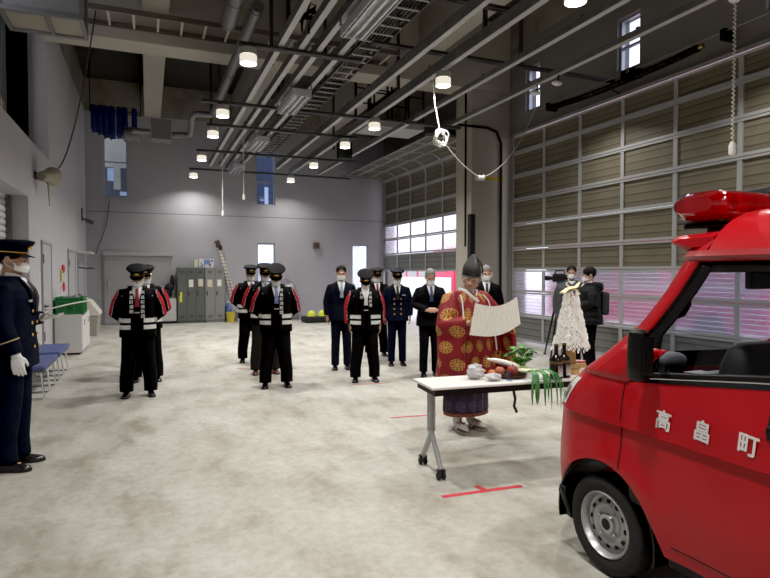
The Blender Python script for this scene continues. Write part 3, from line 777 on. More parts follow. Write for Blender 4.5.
# lockers
lk_dark = mat('locker_grey_dark', (.125,.135,.128), .45, .2); lk_lt = mat('locker_grey_light', (.25,.26,.25), .45, .2)
paper_white = mat('paper_white', (.78,.77,.73), .7)
def locker(x0, n, w, m, label, tags):
    t = thing('locker', label, 'locker', (x0, 19.0, 0), group='grey steel lockers by the back wall'); W = n*w; D = .45; H_ = 1.74
    b = MB(); b.box((0,.02,.06),(W,D,H_)); b.box((.02,.04,0),(W-.02,D-.02,.06)); b.build('body', m, t, bevel=.004)
    for i in range(n):
        dr = rbox((i*w+.012,0,.09),((i+1)*w-.012,.019,H_-.03), 'door', m, t, .004)
        b = MB()
        for z in (.17,.20,.23,H_-.12,H_-.15,H_-.18): b.box((i*w+w*.28,-.004,z),(i*w+w*.72,-.0005,z+.012))
        b.build('vent_slots', mat('locker_slot', (.03,.03,.03), .6), dr)
        rbox((i*w+.045,-.018,.86),(i*w+.075,-.001,1.0), 'handle', black_plastic, dr, .003)
        if tags[i]:
            tm, a, c, e, g = tags[i]; rbox((i*w+a,-.006,c),(i*w+e,-.001,g), 'name_card', tm, dr, 0)
    return t
yel = mat('yellow_card', (.7,.62,.08), .5)
cream = mat('cream_card', (.66,.60,.48), .7)
locker(.84, 3, .272, lk_dark, 'dark grey three-door steel locker by the back wall', [(yel,.06,.66,.14,.98),(paper_white,.07,1.13,.20,1.36),(cream,.08,1.15,.22,1.38)])
locker(1.665, 2, .30, lk_lt, 'lighter grey two-door steel locker right of the dark one', [(cream,.07,1.13,.22,1.36),(paper_white,.07,1.15,.2,1.36)])
t = thing('cardboard_carton', 'white carton with blue and black print on top of the lockers', 'carton', (1.48, 19.05, 1.742))
rbox((0,0,0),(.46,.3,.27),'carton_body', mat('carton_print_base', (.6,.62,.66), .6), t)
b = MB()
for i in range(16): 
    x, z = random.uniform(.02,.40), random.uniform(.02,.22); b.box((x,-.003,z),(x+random.uniform(.02,.05),-.0005,z+random.uniform(.02,.045)))
b.build('printed_marks', mat('carton_black', (.02,.02,.03), .6), t)
b = MB(); b.box((.16,-.005,.10),(.34,-.0035,.25)); b.build('printed_picture', mat('carton_blue', (.16,.25,.5), .6), t)
tag(rbox((1.35,19.06,1.742),(1.465,19.3,1.99),'cardboard_carton', mat('carton_cream', (.6,.57,.47), .7)), 'plain cream carton on the lockers left of the printed carton', 'carton')
# left of lockers: low cabinet and black gear
t = thing('low_cabinet', 'low pale cabinet with dark foot rail left of the lockers', 'cabinet', (.28, 19.05, 0))
rbox((0,0,.08),(.53,.4,.78),'body', mat('cab_pale', (.5,.5,.48), .6), t); rbox((.0,.0,.0),(.53,.38,.079),'foot_rail', black_metal, t)
rbox((.02,-.015,.12),(.51,-.001,.74),'door', mat('cab_pale', (.5,.5,.48), .6), t)
b = MB(); b.ell((.5,19.25,.95),(.2,.15,.16)); b.ell((.62,19.22,1.12),(.14,.12,.14)); b.ell((.38,19.2,.98),(.13,.12,.15)); b.ell((.7,19.26,1.3),(.07,.1,.22))
tag(b.build('equipment_bag', mat('black_nylon', (.012,.013,.016), .7, bump=.4, bscale=30), smooth=True), 'lumpy black equipment bag piled on the low cabinet beside the lockers', 'bag')
# yellow bucket, blue jug and boxes to the right of lockers
t = thing('cleaning_bucket', 'yellow bucket with mop cloth beside the right end of the lockers', 'bucket', (2.43, 18.95, 0))
b = MB(); b.lathe([(0,0),(.11,0),(.14,.30),(.15,.30),(.15,.32),(.135,.32),(.125,.28),(0,.05)], seg=16); b.build('pail', mat('bucket_yellow', (.55,.42,.04), .5), t, smooth=True)
b = MB(); b.tube([(-.14,0,.3),(-.1,-.02,.40),(0,-.03,.45),(.1,-.02,.40),(.14,0,.3)], .008, 6); b.build('handle', galv, t)
t = thing('plastic_jug', 'blue plastic jug behind the yellow bucket', 'jug', (2.42, 19.33, 0)); 
b = MB(); b.lathe([(0,0),(.1,0),(.11,.03),(.11,.42),(.07,.52),(.035,.56),(.035,.6),(0,.6)], seg=14); b.build('body', mat('jug_blue', (.05,.12,.35), .4), t, smooth=True)
b = MB(); b.lathe([(0,.601),(.042,.601),(.042,.64),(0,.64)], seg=12); b.build('cap', white_plastic, t)
t = thing('storage_box', 'grey white storage box behind the middle firemen column', 'box', (2.66, 19.05, 0)); rbox((0,0,0),(.55,.35,.30),'bin', mat('box_grey', (.42,.42,.40), .6), t, .015); rbox((-.015,-.015,.301),(.565,.365,.34),'lid', white_plastic, t, .01)
# hose hanging on the back wall
hm = NT('braided_hose', (.6,.56,.5), .7); _s = hm.n('SeparateXYZ'); hm.l(hm.coord(), _s.inputs[0]); _f = hm.math('FRACT', hm.math('MULTIPLY', _s.outputs['Z'], 9.)); hm.color(hm.ramp(_f, [(0.,(.62,.58,.52)),(.7,(.6,.56,.5)),(.8,(.25,.2,.16)),(1.,(.3,.25,.2))]))
t = thing('wall_hose', 'pale braided hose with brown nozzle hung slanting on the back wall', 'hose', (2.1, 19.44, 2.45))
b = MB(); b.tube([(0,0,0),(.1,-.03,-.3),(.22,-.03,-.8),(.36,-.03,-1.4),(.42,-.03,-1.75)], [(.035,.02)]*5, 8); b.tube([(.06,0,-.02),(.17,-.01,-.4),(.32,-.01,-.9),(.46,-.01,-1.35),(.52,-.01,-1.6)], [(.03,.018)]*5, 8); b.build('hose_strands', hm.m, t, smooth=True)
b = MB(); b.lathe([(0,-.1),(.06,-.1),(.075,.0),(.05,.10),(.03,.14),(0,.14)], (0.02,-.02,.04), 10); b.ell((-.03,-.02,.12),(.07,.04,.05)); b.ell((.09,-.02,-.06),(.06,.04,.1)); b.build('nozzle', mat('nozzle_brown', (.05,.025,.018), .5), t, smooth=True)
# brown signal box on the back wall
t = thing('wall_speaker', 'small brown wall speaker box on the back wall between the doors', 'speaker', (5.30, 19.36, 2.42)); rbox((0,0,0),(.20,.135,.2),'cabinet', mat('speaker_brown', (.16,.085,.06), .5), t, .01)
b = MB(); b.lathe([(.02,-.012),(.07,-.012),(.075,-.001),(.02,-.001)], (.1,0,.1), 14, axis='y'); b.build('grille', mat('speaker_grille', (.06,.04,.035), .6), t)
# wire rack with arc side
t = thing('tool_rack', 'grey tubular rack with arched side and shelves behind the middle firemen', 'rack', (3.95, 18.95, 0))
b = MB()
for y in (0,.4): b.tube([(0,y,0),(0,y,1.25),(.1,y,1.38),(.3,y,1.4),(.55,y,1.2),(.72,y,.8),(.78,y,.3),(.8,y,0)], .02, 8)
b.build('frame', mat('rack_grey', (.3,.31,.34), .4, .4), t, smooth=True)
for z, w in ((.15,.77),(.55,.73),(.95,.62)): rbox((.02,.02,z),(w,.38,z+.02),'shelf', galv, t, .003)
def blob(name, c, r, m, label, cat, group=None):
    b = MB(); b.ell(c, r); return tag(b.build(name, m, smooth=True), label, cat, group)
t = thing('plastic_container', 'blue plastic container on the lowest shelf of the tool rack', 'container', (4.02, 19.0, .172)); rbox((0,0,0),(.26,.28,.3),'tub', mat('tub_blue', (.10,.19,.42), .5), t, .02); rbox((-.01,-.01,.301),(.27,.29,.325),'lid', mat('tub_blue_light', (.2,.32,.55), .5), t, .01)
b = MB(); b.ell((4.35,19.15,1.07),(.14,.12,.095)); b.ell((4.22,19.1,1.05),(.09,.09,.075)); b.ell((4.43,19.12,1.1),(.08,.08,.12)); tag(b.build('plastic_sack', mat('sack_white', (.6,.6,.58), .6, bump=.4, bscale=25), smooth=True), 'crumpled white plastic sack on the top shelf of the tool rack', 'sack')
t = thing('tool_case', 'black tool case on the middle shelf of the tool rack', 'case', (4.1,19.0,.572)); rbox((0,0,0),(.4,.3,.22),'shell', black_plastic, t, .02); b = MB(); b.tube([(.12,.0,.22),(.13,0,.26),(.27,0,.26),(.28,0,.22)], .01, 6); b.build('handle', yel, t)
# helmets on black bag
t = thing('gear_bag', 'flat black gear bag on the floor under two yellow helmets', 'bag', (4.95, 17.9, 0)); 
b = MB(); b.box((-.42,-.28,0),(.42,.28,.2)); b.build('sack', mat('black_nylon', (.012,.013,.016), .7), t, bevel=.05)
b = MB(); 
for s in (-.12,.12): b.tube([(s,-.282,.05),(s,-.30,.12),(s,-.282,.18)], .015, 6)
b.build('handle', black_plastic, t)
hel = mat('helmet_yellow', (.62,.68,.05), .35)
for x, lb in ((4.78,'left'),(5.13,'right')):
    t = thing('safety_helmet', 'fluorescent yellow helmet on the black gear bag, the %s one' % lb, 'helmet', (x, 17.8, .203), group='yellow helmets on the gear bag')
    b = MB(); b.lathe([(.115,.0),(.125,.05),(.115,.11),(.085,.155),(.04,.175),(0,.18)], seg=18); b.build('shell', hel, t, smooth=True)
    b = MB(); b.lathe([(.115,.001),(.15,.0),(.152,.012),(.125,.02)], seg=18, cap=False); b.build('brim', hel, t, smooth=True)
    b = MB(); b.tube([(0,-.12,.06),(0,-.1,.13),(0,0,.185),(0,.1,.13),(0,.12,.06)], [(.018,.006)]*5, 6); b.build('ridge', hel, t)
# green crate on white cabinet
t = thing('storage_cabinet', 'white metal cabinet under the green crate along the left wall', 'cabinet', (-1.66, 12.55, 0)); cw = mat('cabinet_white', (.58,.58,.57), .5)
rbox((0,0,.04),(.46,1.5,.78),'body', cw, t); rbox((.03,.03,0),(.43,1.47,.039),'plinth', dark_steel, t)
for y in (.01,.755): dr = rbox((.461,y,.06),(.475,y+.735,.76),'door', cw, t, .003); rbox((.476,y+.36,.55),(.49,y+.375,.66),'handle', galv, dr, .002)
gc = mat('crate_green', (.012,.14,.035), .45)
t = thing('plastic_crate', 'bright green plastic crate on top of the white cabinet', 'crate', (-1.64, 12.6, .785))
b = MB(); b.box((.012,.012,0),(.458,.618,.02)); b.box((0,0,0),(.47,.012,.30)); b.box((0,.618,0),(.47,.63,.30)); b.box((0,.012,0),(.012,.618,.30)); b.box((.458,.012,0),(.47,.618,.30)); b.build('tub', gc, t)
b = MB(); 
for z in (.0,.24,.30): b.box((-.015,-.015,z),(.485,-.0005,z+.025)); b.box((.4705,-.0005,z),(.485,.645,z+.025)); b.box((-.015,-.0005,z),(-.0005,.645,z+.025)); b.box((-.0004,.6305,z),(.47,.645,z+.025))
for y in (.0,.15,.31,.47,.6): b.box((.4705,y,.026),(.481,y+.02,.239))
for x in (.0,.15,.3,.45): b.box((x,-.011,.026),(x+.02,-.0005,.239))
b.build('rim_ribs', mat('crate_green_rim', (.02,.19,.05), .45), t)
b = MB(); b.box((.17,-.006,.10),(.29,-.001,.17)); b.build('label_plate', mat('crate_print', (.006,.07,.018), .5), t, bevel=.002)
b = MB(); b.ell((.2,.3,.27),(.15,.2,.08)); b.ell((.32,.2,.28),(.09,.12,.09)); tag(b.build('cloth_bundle', mat('grey_cloth', (.18,.18,.19), .8), smooth=True), 'grey cloth bundle sticking out of the green crate', 'cloth'); bpy.data.objects['cloth_bundle'].location = (-1.64,12.6,.785)
# beige bin
t = thing('waste_bin', 'beige waste bin with sloping hooded lid along the left wall', 'bin', (-1.60, 16.1, 0)); bb = mat('bin_beige', (.36,.335,.29), .6); bl = mat('bin_lid', (.60,.575,.51), .6)
b = MB(); b.add([(0.04,.04,0),(.40,.04,0),(.40,.86,0),(.04,.86,0),(0,0,.5),(.44,0,.5),(.44,.9,.5),(0,.9,.5)], [(0,3,2,1),(4,5,6,7),(0,1,5,4),(1,2,6,5),(2,3,7,6),(3,0,4,7)]); b.build('body', bb, t, bevel=.02)
b = MB(); b.prism([(-.02,.505),(.47,.505),(.47,.57),(.25,.88),(.05,.95),(-.02,.95)], -.02, .92, 'y'); b.build('hood_lid', bl, t, bevel=.015)
# small wall kit: alarm, switches
t = thing('wall_alarm', 'red fire alarm bell plate on the left wall between the doors', 'alarm', (XL+.003, 14.1, 1.40))
b = MB(); b.lathe([(0,0),(.09,0),(.09,.03),(.05,.05),(0,.05)], (0,0,.27), 16, axis='x'); b.build('red_lamp', mat('alarm_red', (.5,.03,.04), .4), t, smooth=True)
b = MB(); b.lathe([(0,0),(.10,0),(.10,.025),(.04,.04),(0,.04)], (0,0.1,-.12), 16, axis='x'); b.build('bell', mat('alarm_red', (.5,.03,.04), .4), t, smooth=True)
rbox((0,-.34,.0),(.03,-.2,.24),'notice_card', mat('card_yellow_green', (.5,.5,.16), .6), t, .002); rbox((0,-.3,-.26),(.02,-.22,-.1),'switch_plate', white_plastic, t, .003)
# blue bench stools
bs = mat('bench_blue', (.075,.10,.26), .55)
def bench(y, label):
    t = thing('bench', label, 'bench', (-1.62, y, 0), group='blue cushioned benches by the left wall'); W, L, z = .42, 1.15, .43
    b = MB(); b.box((0,0,z-.06),(W,L,z)); b.build('cushion', bs, t, bevel=.02)
    b = MB(); b.box((.02,.02,z-.085),(W-.02,L-.02,z-.061)); b.build('seat_pan', galv_dark, t)
    for yy in (.1, .55, L-.1):
        b = MB(); b.tube([(.05,yy-.05,z-.086),(.03,yy-.05,.02),(.05,yy-.05,.012),(W-.05,yy-.05,.012),(W-.02,yy-.05,.03),(W-.05,yy-.05,z-.086)], .012, 8); b.build('leg_frame', chrome, t, smooth=True)
    return t
bench(8.25, 'blue cushioned bench with chrome legs, nearer the officer'); bench(9.6, 'blue cushioned bench with chrome legs, farther one behind')
# cardboard cartons and dark curtain in the loft
cb = mat('carton_brown', (.30,.19,.11), .75); cbw = mat('carton_white', (.6,.58,.55), .7)
for y, h, m, lb in ((8.75,.30,cbw,'white carton on the loft sill at the left edge'),(9.2,.34,cb,'first brown carton on the loft sill at the left edge'),(9.75,.42,cb,'second brown carton on the loft sill, next to the curtain')):
    t = thing('cardboard_carton', lb, 'carton', (-2.0, y, 3.704), group='cartons on the loft sill'); rbox((-.26,0,0),(.06,.40,h),'carton_body', m, t, .006); b = MB(); b.box((.061,.15,0.02),(.063,.22,h-.02)); b.box((-.25,.17,h+.0005),(.05,.23,h+.002)); b.build('sealing_tape', cbw if m is cb else cb, t)
b = MB(); N = 60
def cur(u, v): return (-2.30 + .33*u + 0, 12.25 - .02 + .045*math.sin(u*2*PI*9), 3.70 + 2.70*v)
b.grid(cur, 108, 4); tag(b.build('hanging_curtain', mat('curtain_black', (.006,.006,.008), .8), smooth=True, solid=.004), 'black pleated curtain hanging in the loft opening at upper left', 'curtain')
b = MB(); b.tube([(-2.44,12.2,3.7),(-2.44,12.2,6.4)], .03, 8); b.tube([(-2.36,12.1,3.7),(-2.36,12.1,6.4)], .012, 6)
for z in (4.2,4.8,5.4,6.0): b.box((-2.42,12.08,z),(-2.35,12.14,z+.05))
tag(b.build('curtain_pole', galv_dark), 'vertical steel curtain pole left of the black curtain', 'pole')
# red floor tape
tape = mat('red_tape', (.50,.035,.05), .6, noise=.2, nscale=20)
def ftape(pts, w, label):
    b = MB()
    for (x0,y0),(x1,y1) in pts:
        d = Vector((x1-x0, y1-y0, 0)).normalized(); n = Vector((-d.y, d.x, 0))*w/2; a, c = Vector((x0,y0,.0008)), Vector((x1,y1,.0008)); h = Vector((0,0,.0012))
        b.add([a-n,a+n,c+n,c-n,a-n+h,a+n+h,c+n+h,c-n+h], [(0,1,2,3),(4,7,6,5),(0,4,5,1),(1,5,6,2),(2,6,7,3),(3,7,4,0)])
    return tag(b.build('floor_tape', tape), label, 'tape mark', 'red tape marks on the floor')
ftape([((1.92,3.61),(2.57,3.57)),((2.27,3.612),(2.25,3.70))], .045, 'red T-shaped tape mark on the floor in front of the table')
ftape([((2.45,5.80),(2.98,5.74))], .035, 'red tape line on the floor behind the table, by the priest')
ftape([((1.35,9.75),(1.85,9.7))], .035, 'red tape line on the floor behind the middle fireman')
ftape([((2.66,7.72),(3.2,7.66))], .03, 'red tape line on the floor at the feet of the right fireman')
# ---------------------------------------------------------------- folding table
TA = rad(-4.5)
TT = thing('folding_table', 'white-topped folding training table with silver castor legs holding the offerings', 'table', (1.985, 3.90, 0), TA)
ttop = mat('table_white', (.72,.71,.69), .35); tz = .72
b = MB(); b.box((0,0,tz-.022),(1.78,.42,tz)); b.build('tabletop', ttop, TT, bevel=.006)
b = MB(); b.box((.04,.03,tz-.075),(1.74,.41,tz-.023)); b.build('under_frame', black_metal, TT)
sil = mat('leg_silver', (.40,.41,.42), .4, .6)
for x in (.085, 1.66):
    b = MB(); b.tube([(x,.22,tz-.076),(x,.22,.33)], [(.022,.035)]*2, 10, sq=(1,0,0)); b.tube([(x,.22,.40),(x,.20,.30),(x,.02,.075)], [(.02,.026)]*3, 8); b.tube([(x,.22,.36),(x,.24,.28),(x,.40,.075)], [(.02,.026)]*3, 8)
    lg = b.build('leg', sil, TT, smooth=True)
    for y in (.02,.40):
        b = MB(); b.lathe([(0,-.012),(.026,-.012),(.030,-.006),(.030,.006),(.026,.012),(0,.012)], (x-.02,y,.031), 14, axis='x'); b.lathe([(0,-.012),(.026,-.012),(.030,-.006),(.030,.006),(.026,.012),(0,.012)], (x+.02,y,.031), 14, axis='x'); b.box((x-.03,y-.02,.062),(x+.03,y+.02,.08)); b.build('caster', rubber, lg)
b = MB(); b.tube([(.13,.22,tz-.10),(1.65,.22,tz-.10)], .015, 8); b.build('cross_beam', dark_steel, TT)
b = MB(); b.tube([(.73,.05,tz-.078),(.74,.04,tz-.14),(.73,.04,tz-.20),(.75,.03,tz-.25)], [(.012,.004)]*4, 6); b.build('hanging_strap', black_plastic, TT)
def tp(x, y, z=0.): # table-local to world
    v = Matrix.Rotation(TA,3,'Z') @ Vector((x,y,0)); return (1.985+v.x, 3.90+v.y, tz+.0015+z)
# wrapped offerings
film = NT('clear_film', (.75,.75,.77), .12); film.b.inputs['Transmission Weight'].default_value = .35
film.bump(film.noise(film.coord(), 45, 3), .8, .02); filmm = film.m
def crumple(c, r, seed, name, label, cat, m, amp=.25):
    rnd = random.Random(seed); b = MB()
    ph = [(rnd.uniform(2,5), rnd.uniform(0,6)) for _ in range(4)]
    def fn(u, v):
        a = 2*PI*u; t = -PI/2 + PI*v; k = 1 + amp*(.5*math.sin(a*round(ph[0][0])+ph[0][1]+3*t)+.5*math.sin(t*ph[1][0]*2+ph[1][1]+a*2))
        return (c[0]+r[0]*k*math.cos(t)*math.cos(a), c[1]+r[1]*k*math.cos(t)*math.sin(a), c[2]+r[2]*(1+math.sin(t)*k if math.sin(t) > 0 else max(-.0,1+math.sin(t))))
    b.grid(fn, 24, 12); o = b.build(name, m, smooth=True); return tag(o, label, cat)
x, y, z = tp(.48,.24); crumple((x,y,z),(.075,.06,.06),1,'wrapped_offering','film-wrapped white offering at the left of the table display','package',filmm)
x, y, z = tp(.59,.12); crumple((x,y,z),(.065,.05,.03),2,'wrapped_offering','low film-wrapped offering in front of the fruit','package',filmm)
x, y, z = tp(.565,.345); crumple((x,y,z),(.06,.05,.035),4,'wrapped_offering','film-wrapped dried fish offering behind the fruit','package',mat('wrapped_tan', (.5,.42,.33), .4))
t = thing('offering_tray', 'black lacquer tray holding fruit and vegetables on the table', 'tray', tp(.80,.25)); 
b = MB(); b.lathe([(0,0),(.13,0),(.15,.018),(.146,.02),(.128,.006),(0,.006)], seg=28); b.build('dish', mat('lacquer', (.012,.010,.010), .2), t, smooth=True); b = MB(); b.lathe([(.147,.0205),(.153,.0205),(.153,.024),(.147,.024)], seg=28, cap=False); b.build('rim', mat('lacquer_red', (.2,.02,.015), .3), t)
def fruit(x, y, r, m, name, label, cat, z=0.):
    X, Y, Z = tp(x, y, z+.008); t = thing(name, label, cat, (X,Y,Z)); b = MB(); b.lathe([(0,.06*r),(.45*r,.02*r),(.85*r,.4*r),(1*r,.95*r),(.9*r,1.5*r),(.55*r,1.85*r),(.2*r,1.85*r),(0,1.75*r)], seg=20); b.build('flesh', m, t, smooth=True); b = MB(); b.tube([(0,0,1.76*r),(.1*r,0,2.15*r)], .0035, 6); b.build('stem', mat('stem_brown', (.06,.04,.02), .7), t)
apple = mat('apple_red', (.30,.045,.03), .35, noise=.35, nscale=18); orange = mat('fruit_orange', (.58,.20,.04), .45)
fruit(.80,.19,.048,apple,'apple','large dark red apple in front of the leafy greens','fruit'); fruit(.715,.25,.04,mat('apple_pink',(.50,.15,.08),.4,noise=.3,nscale=20),'apple','pinkish apple left of the dark red one','fruit'); fruit(.64,.245,.03,orange,'orange','small orange fruit at the left of the apples','fruit')
t = thing('drinking_glass', 'clear empty drinking glass in front of the apples', 'glass', tp(.71,.08)); b = MB(); b.lathe([(0,0),(.026,0),(.030,.075),(.028,.075),(.0245,.006),(0,.006)], seg=20); 
gl = NT('tumbler_glass', (.95,.95,.95), .02); gl.b.inputs['Transmission Weight'].default_value = 1.; gl.b.inputs['IOR'].default_value = 1.3
b.build('tumbler', clear_glass, t, smooth=True); b = MB(); b.lathe([(.0285,.0755),(.031,.0755),(.031,.078),(.0285,.078)], seg=20, cap=False); b.build('rim', clear_glass, t)
# daikon
t = thing('daikon_radish', 'long white daikon radish lying tilted across the tray', 'vegetable', tp(.80,.33,.105)); b = MB(); b.tube([(-.15,.02,.035),(-.08,.01,.022),(0,0,.0),(.09,-.015,-.03),(.13,-.02,-.042)], [.008,.02,.024,.026,.018], 12, round_=True); b.build('root', mat('daikon_white', (.82,.82,.76), .45), t, smooth=True)
b = MB(); b.tube([(.135,-.02,-.043),(.20,-.03,-.05),(.26,-.05,-.06)], [.012,.01,.006], 8); b.build('leaf_stalk', mat('stalk_pale', (.45,.6,.25), .5), t, smooth=True)
# leafy greens
def leafmesh(b, base, tip, w, droop=.1, curl=.25, mi=0, n=6):
    base, tip = Vector(base), Vector(tip); d = tip-base; side = d.cross(Vector((0,0,1))); side = side.normalized() if side.length > 1e-5 else Vector((1,0,0)); nrm = side.cross(d).normalized()
    vs, fs = [], []
    for i in range(n+1):
        u = i/n; wd = w*math.sin(PI*(.08+.9*u))**.8; c = base + d*u + Vector((0,0,-droop*u*u)) 
        for s in (-1,0,1): vs.append(c + side*wd*s + nrm*curl*wd*(abs(s)))
    for i in range(n):
        for k in range(2): fs.append((i*3+k, i*3+k+1, (i+1)*3+k+1, (i+1)*3+k))
    b.add(vs, fs, mi)
gm = mat('leaf_green', (.055,.20,.02), .45, noise=.45, nscale=25); gm2 = mat('leek_green', (.05,.19,.05), .5, noise=.35, nscale=30)
cx, cy, cz = tp(.985,.375)
t = thing('leafy_greens', 'bunch of bright green leafy vegetables standing behind the leeks', 'vegetable', (cx,cy,cz))
rnd = random.Random(5); b = MB(); st = MB()
for i in range(34):
    a = rnd.uniform(0,2*PI); sp = rnd.uniform(.02,.11); h = rnd.uniform(.10,.23); p = Vector((sp*math.cos(a), sp*math.sin(a)*.8, h)); st.tube([(0.02*math.cos(a),.02*math.sin(a),.012), p*.6+Vector((0,0,.01)), p], [.004,.003,.002], 5)
    for k in range(3):
        aa = a + rnd.uniform(-1.2,1.2); L = rnd.uniform(.04,.065); leafmesh(b, p, p+Vector((math.cos(aa)*L, math.sin(aa)*L, rnd.uniform(-.01,.045))), rnd.uniform(.018,.028), .015)
b.build('leaves', gm, t, smooth=True, recalc=False); st.build('stalks', mat('stalk_green', (.25,.42,.1), .5), t, smooth=True)
# leeks: three bundles with drooping leaves over the front edge
for k, (xx, lb) in enumerate(((.88,'leftmost of the three'),(.93,'middle of the three'),(.98,'rightmost of the three'))):
    X, Y, Z = tp(xx,.20,.048); t = thing('leek', 'long leek with green leaves drooping over the front table edge, '+lb, 'vegetable', (X,Y,Z), TA, 'leeks on the table')
    b = MB(); b.tube([(-.01,.085,-.005),(0,.05,0.005),(0.01,0,.0),(.02,-.09,.012)], [.010,.012,.013,.014], 10, round_=True); b.build('white_stem', mat('leek_white', (.72,.76,.55), .45), t, smooth=True)
    b = MB(); r3 = random.Random(k+11)
    for j in range(4):
        dx = r3.uniform(-.015,.015)+.022*(j-1.5)+.068*(k-1); ln = r3.uniform(.06,.24)
        pts = [(.02,-.08,.012),(.03+dx*.3,-.17,.035),(.035+dx*.6,-.245,.01),(.04+dx*.9,-.275,-.06),(.04+dx,-.285,-.06-ln*.6),(.045+dx,-.28,-.06-ln)]
        b.tube(pts, [(.010,.006),(.012,.005),(.012,.004),(.011,.003),(.008,.002),(.002,.001)], 6)
    b.build('leaf_blades', gm2, t, smooth=True)
# sake bottles
def bottle(x, y, label):
    t = thing('sake_bottle', label, 'bottle', tp(x,y), group='dark sake bottles on the table'); k = .60
    b = MB(); b.lathe([(0,0),(.05,0),(.0525,.008),(.0525,.235*k),(.045,.28*k),(.022,.325*k),(.016,.345*k),(.016,.44*k),(.019,.445*k),(.019,.455*k),(0,.455*k)], seg=22); b.build('glass_body', mat('bottle_dark', (.012,.009,.008), .12), t, smooth=True)
    b = MB(); b.lathe([(.0530,.03),(.0532,.03),(.0532,.13),(.0530,.13)], seg=40, cap=False); 
    b = MB(); pts = [(.0535*math.cos(a), .0535*math.sin(a)) for a in [rad(-110+i*10) for i in range(13)]]; vs = [(x_,y_,z_) for z_ in (.025,.125) for x_,y_ in pts]; b.add(vs, [(i,i+1,14+i-1+0,13+i) for i in range(12)]); b.build('paper_label', mat('label_white', (.66,.66,.64), .6), t, smooth=True)
    b = MB(); b.lathe([(.0535,.128),(.0537,.128),(.0537,.148),(.0535,.148)], seg=24, cap=False); b.build('neck_band', mat('label_brown', (.12,.07,.035), .5), t)
    b = MB(); b.lathe([(0,.2735),(.018,.2735),(.018,.286),(0,.286)], seg=14); b.build('cap', mat('cap_gold', (.12,.09,.04), .4, .5), t)
bottle(1.115,.035,'dark sake bottle with white label, in front of the wand stand')
bottle(1.22,.075,'dark sake bottle half hidden behind the first one')
# paper streamer wand on wooden stand
X, Y, Z = tp(1.375,.20)
t = thing('ritual_wand', 'tall ritual wand of white zigzag paper streamers on a wooden block stand', 'ritual wand', (X,Y,Z)); wd = mat('plain_wood', (.42,.25,.09), .6, noise=.2, nscale=14)
b = MB(); b.box((-.055,-.05,0),(.055,.05,.085)); b.box((-.085,-.06,.055),(.12,-.051,.09)); b.box((-.085,.051,.055),(.12,.06,.09)); b.build('base_block', wd, t, bevel=.004)
b = MB(); b.box((-.03,-.03,.086),(.03,.03,.26)); b.build('post', wd, t, bevel=.003)
b = MB(); b.tube([(0,0,.261),(0,0,.72)], .013, 8); b.build('pole', wd, t)
pw = bpy.data.materials.new('streamer_paper'); pw.use_nodes = True; _t = pw.node_tree; _p = _t.nodes['Principled BSDF']; _p.inputs['Base Color'].default_value = (.93,.925,.905,1); _p.inputs['Roughness'].default_value = .8
_tr = _t.nodes.new('ShaderNodeBsdfTranslucent'); _tr.inputs[0].default_value = (.97,.965,.95,1); _mx = _t.nodes.new('ShaderNodeMixShader'); _mx.inputs[0].default_value = .2; _t.links.new(_p.outputs[0], _mx.inputs[1]); _t.links.new(_tr.outputs[0], _mx.inputs[2]); _t.links.new(_mx.outputs[0], _t.nodes['Material Output'].inputs[0])
b = MB(); rnd = random.Random(3)
def streamer(b, a, r0, z0, r1, z1, w):
    # folded lightning-shaped strip
    n = 5; o = Vector((math.cos(a), math.sin(a), 0)); s = Vector((-math.sin(a), math.cos(a), 0)); 
    for i in range(n):
        u0, u1 = i/n, (i+1)/n; off = (w*.42 if i % 2 else -w*.42)
        c0 = o*(r0+(r1-r0)*u0**.7)+Vector((0,0,z0+(z1-z0)*u0)); c1 = o*(r0+(r1-r0)*u1**.7)+Vector((0,0,z0+(z1-z0)*u1-.004))
        tw = o*rnd.uniform(-.012,.012)
        b.add([c0+s*(off-w/2)+tw, c0+s*(off+w/2)-tw, c1+s*(off+w/2)-tw, c1+s*(off-w/2)+tw], [(0,1,2,3)])
for tier in range(11):
    z0 = .715-tier*.041; rr = .06+tier*.0094; m_ = 13+int(tier*2.3)
    for i in range(m_):
        a = 2*PI*(i+rnd.random()*.7)/m_; streamer(b, a, rr*rnd.uniform(.62,.9), z0, rr*rnd.uniform(.9,1.08), z0-rnd.uniform(.075,.11), rnd.uniform(.010,.017))
tag(b.build('paper_streamers', pw, t, recalc=False), kind='stuff')
b = MB(); b.tube([(-.12,-.02,.70),(-.05,-.01,.735),(0,0,.74),(.05,0,.75),(.085,.0,.79)], [(.03,.008),(.026,.01),(.03,.014),(.026,.008),(.012,.004)], 8); b.tube([(.0,0,.74),(.07,.02,.72),(.11,.02,.685)], [(.02,.01),(.022,.006),(.008,.004)], 8); b.tube([(-.01,0,.74),(-.04,.02,.77),(-.02,.03,.79)], [(.018,.008),(.02,.006),(.006,.003)], 8)
b.build('ribbon_knot', mat('ribbon_cream', (.78,.70,.42), .6), t, smooth=True)
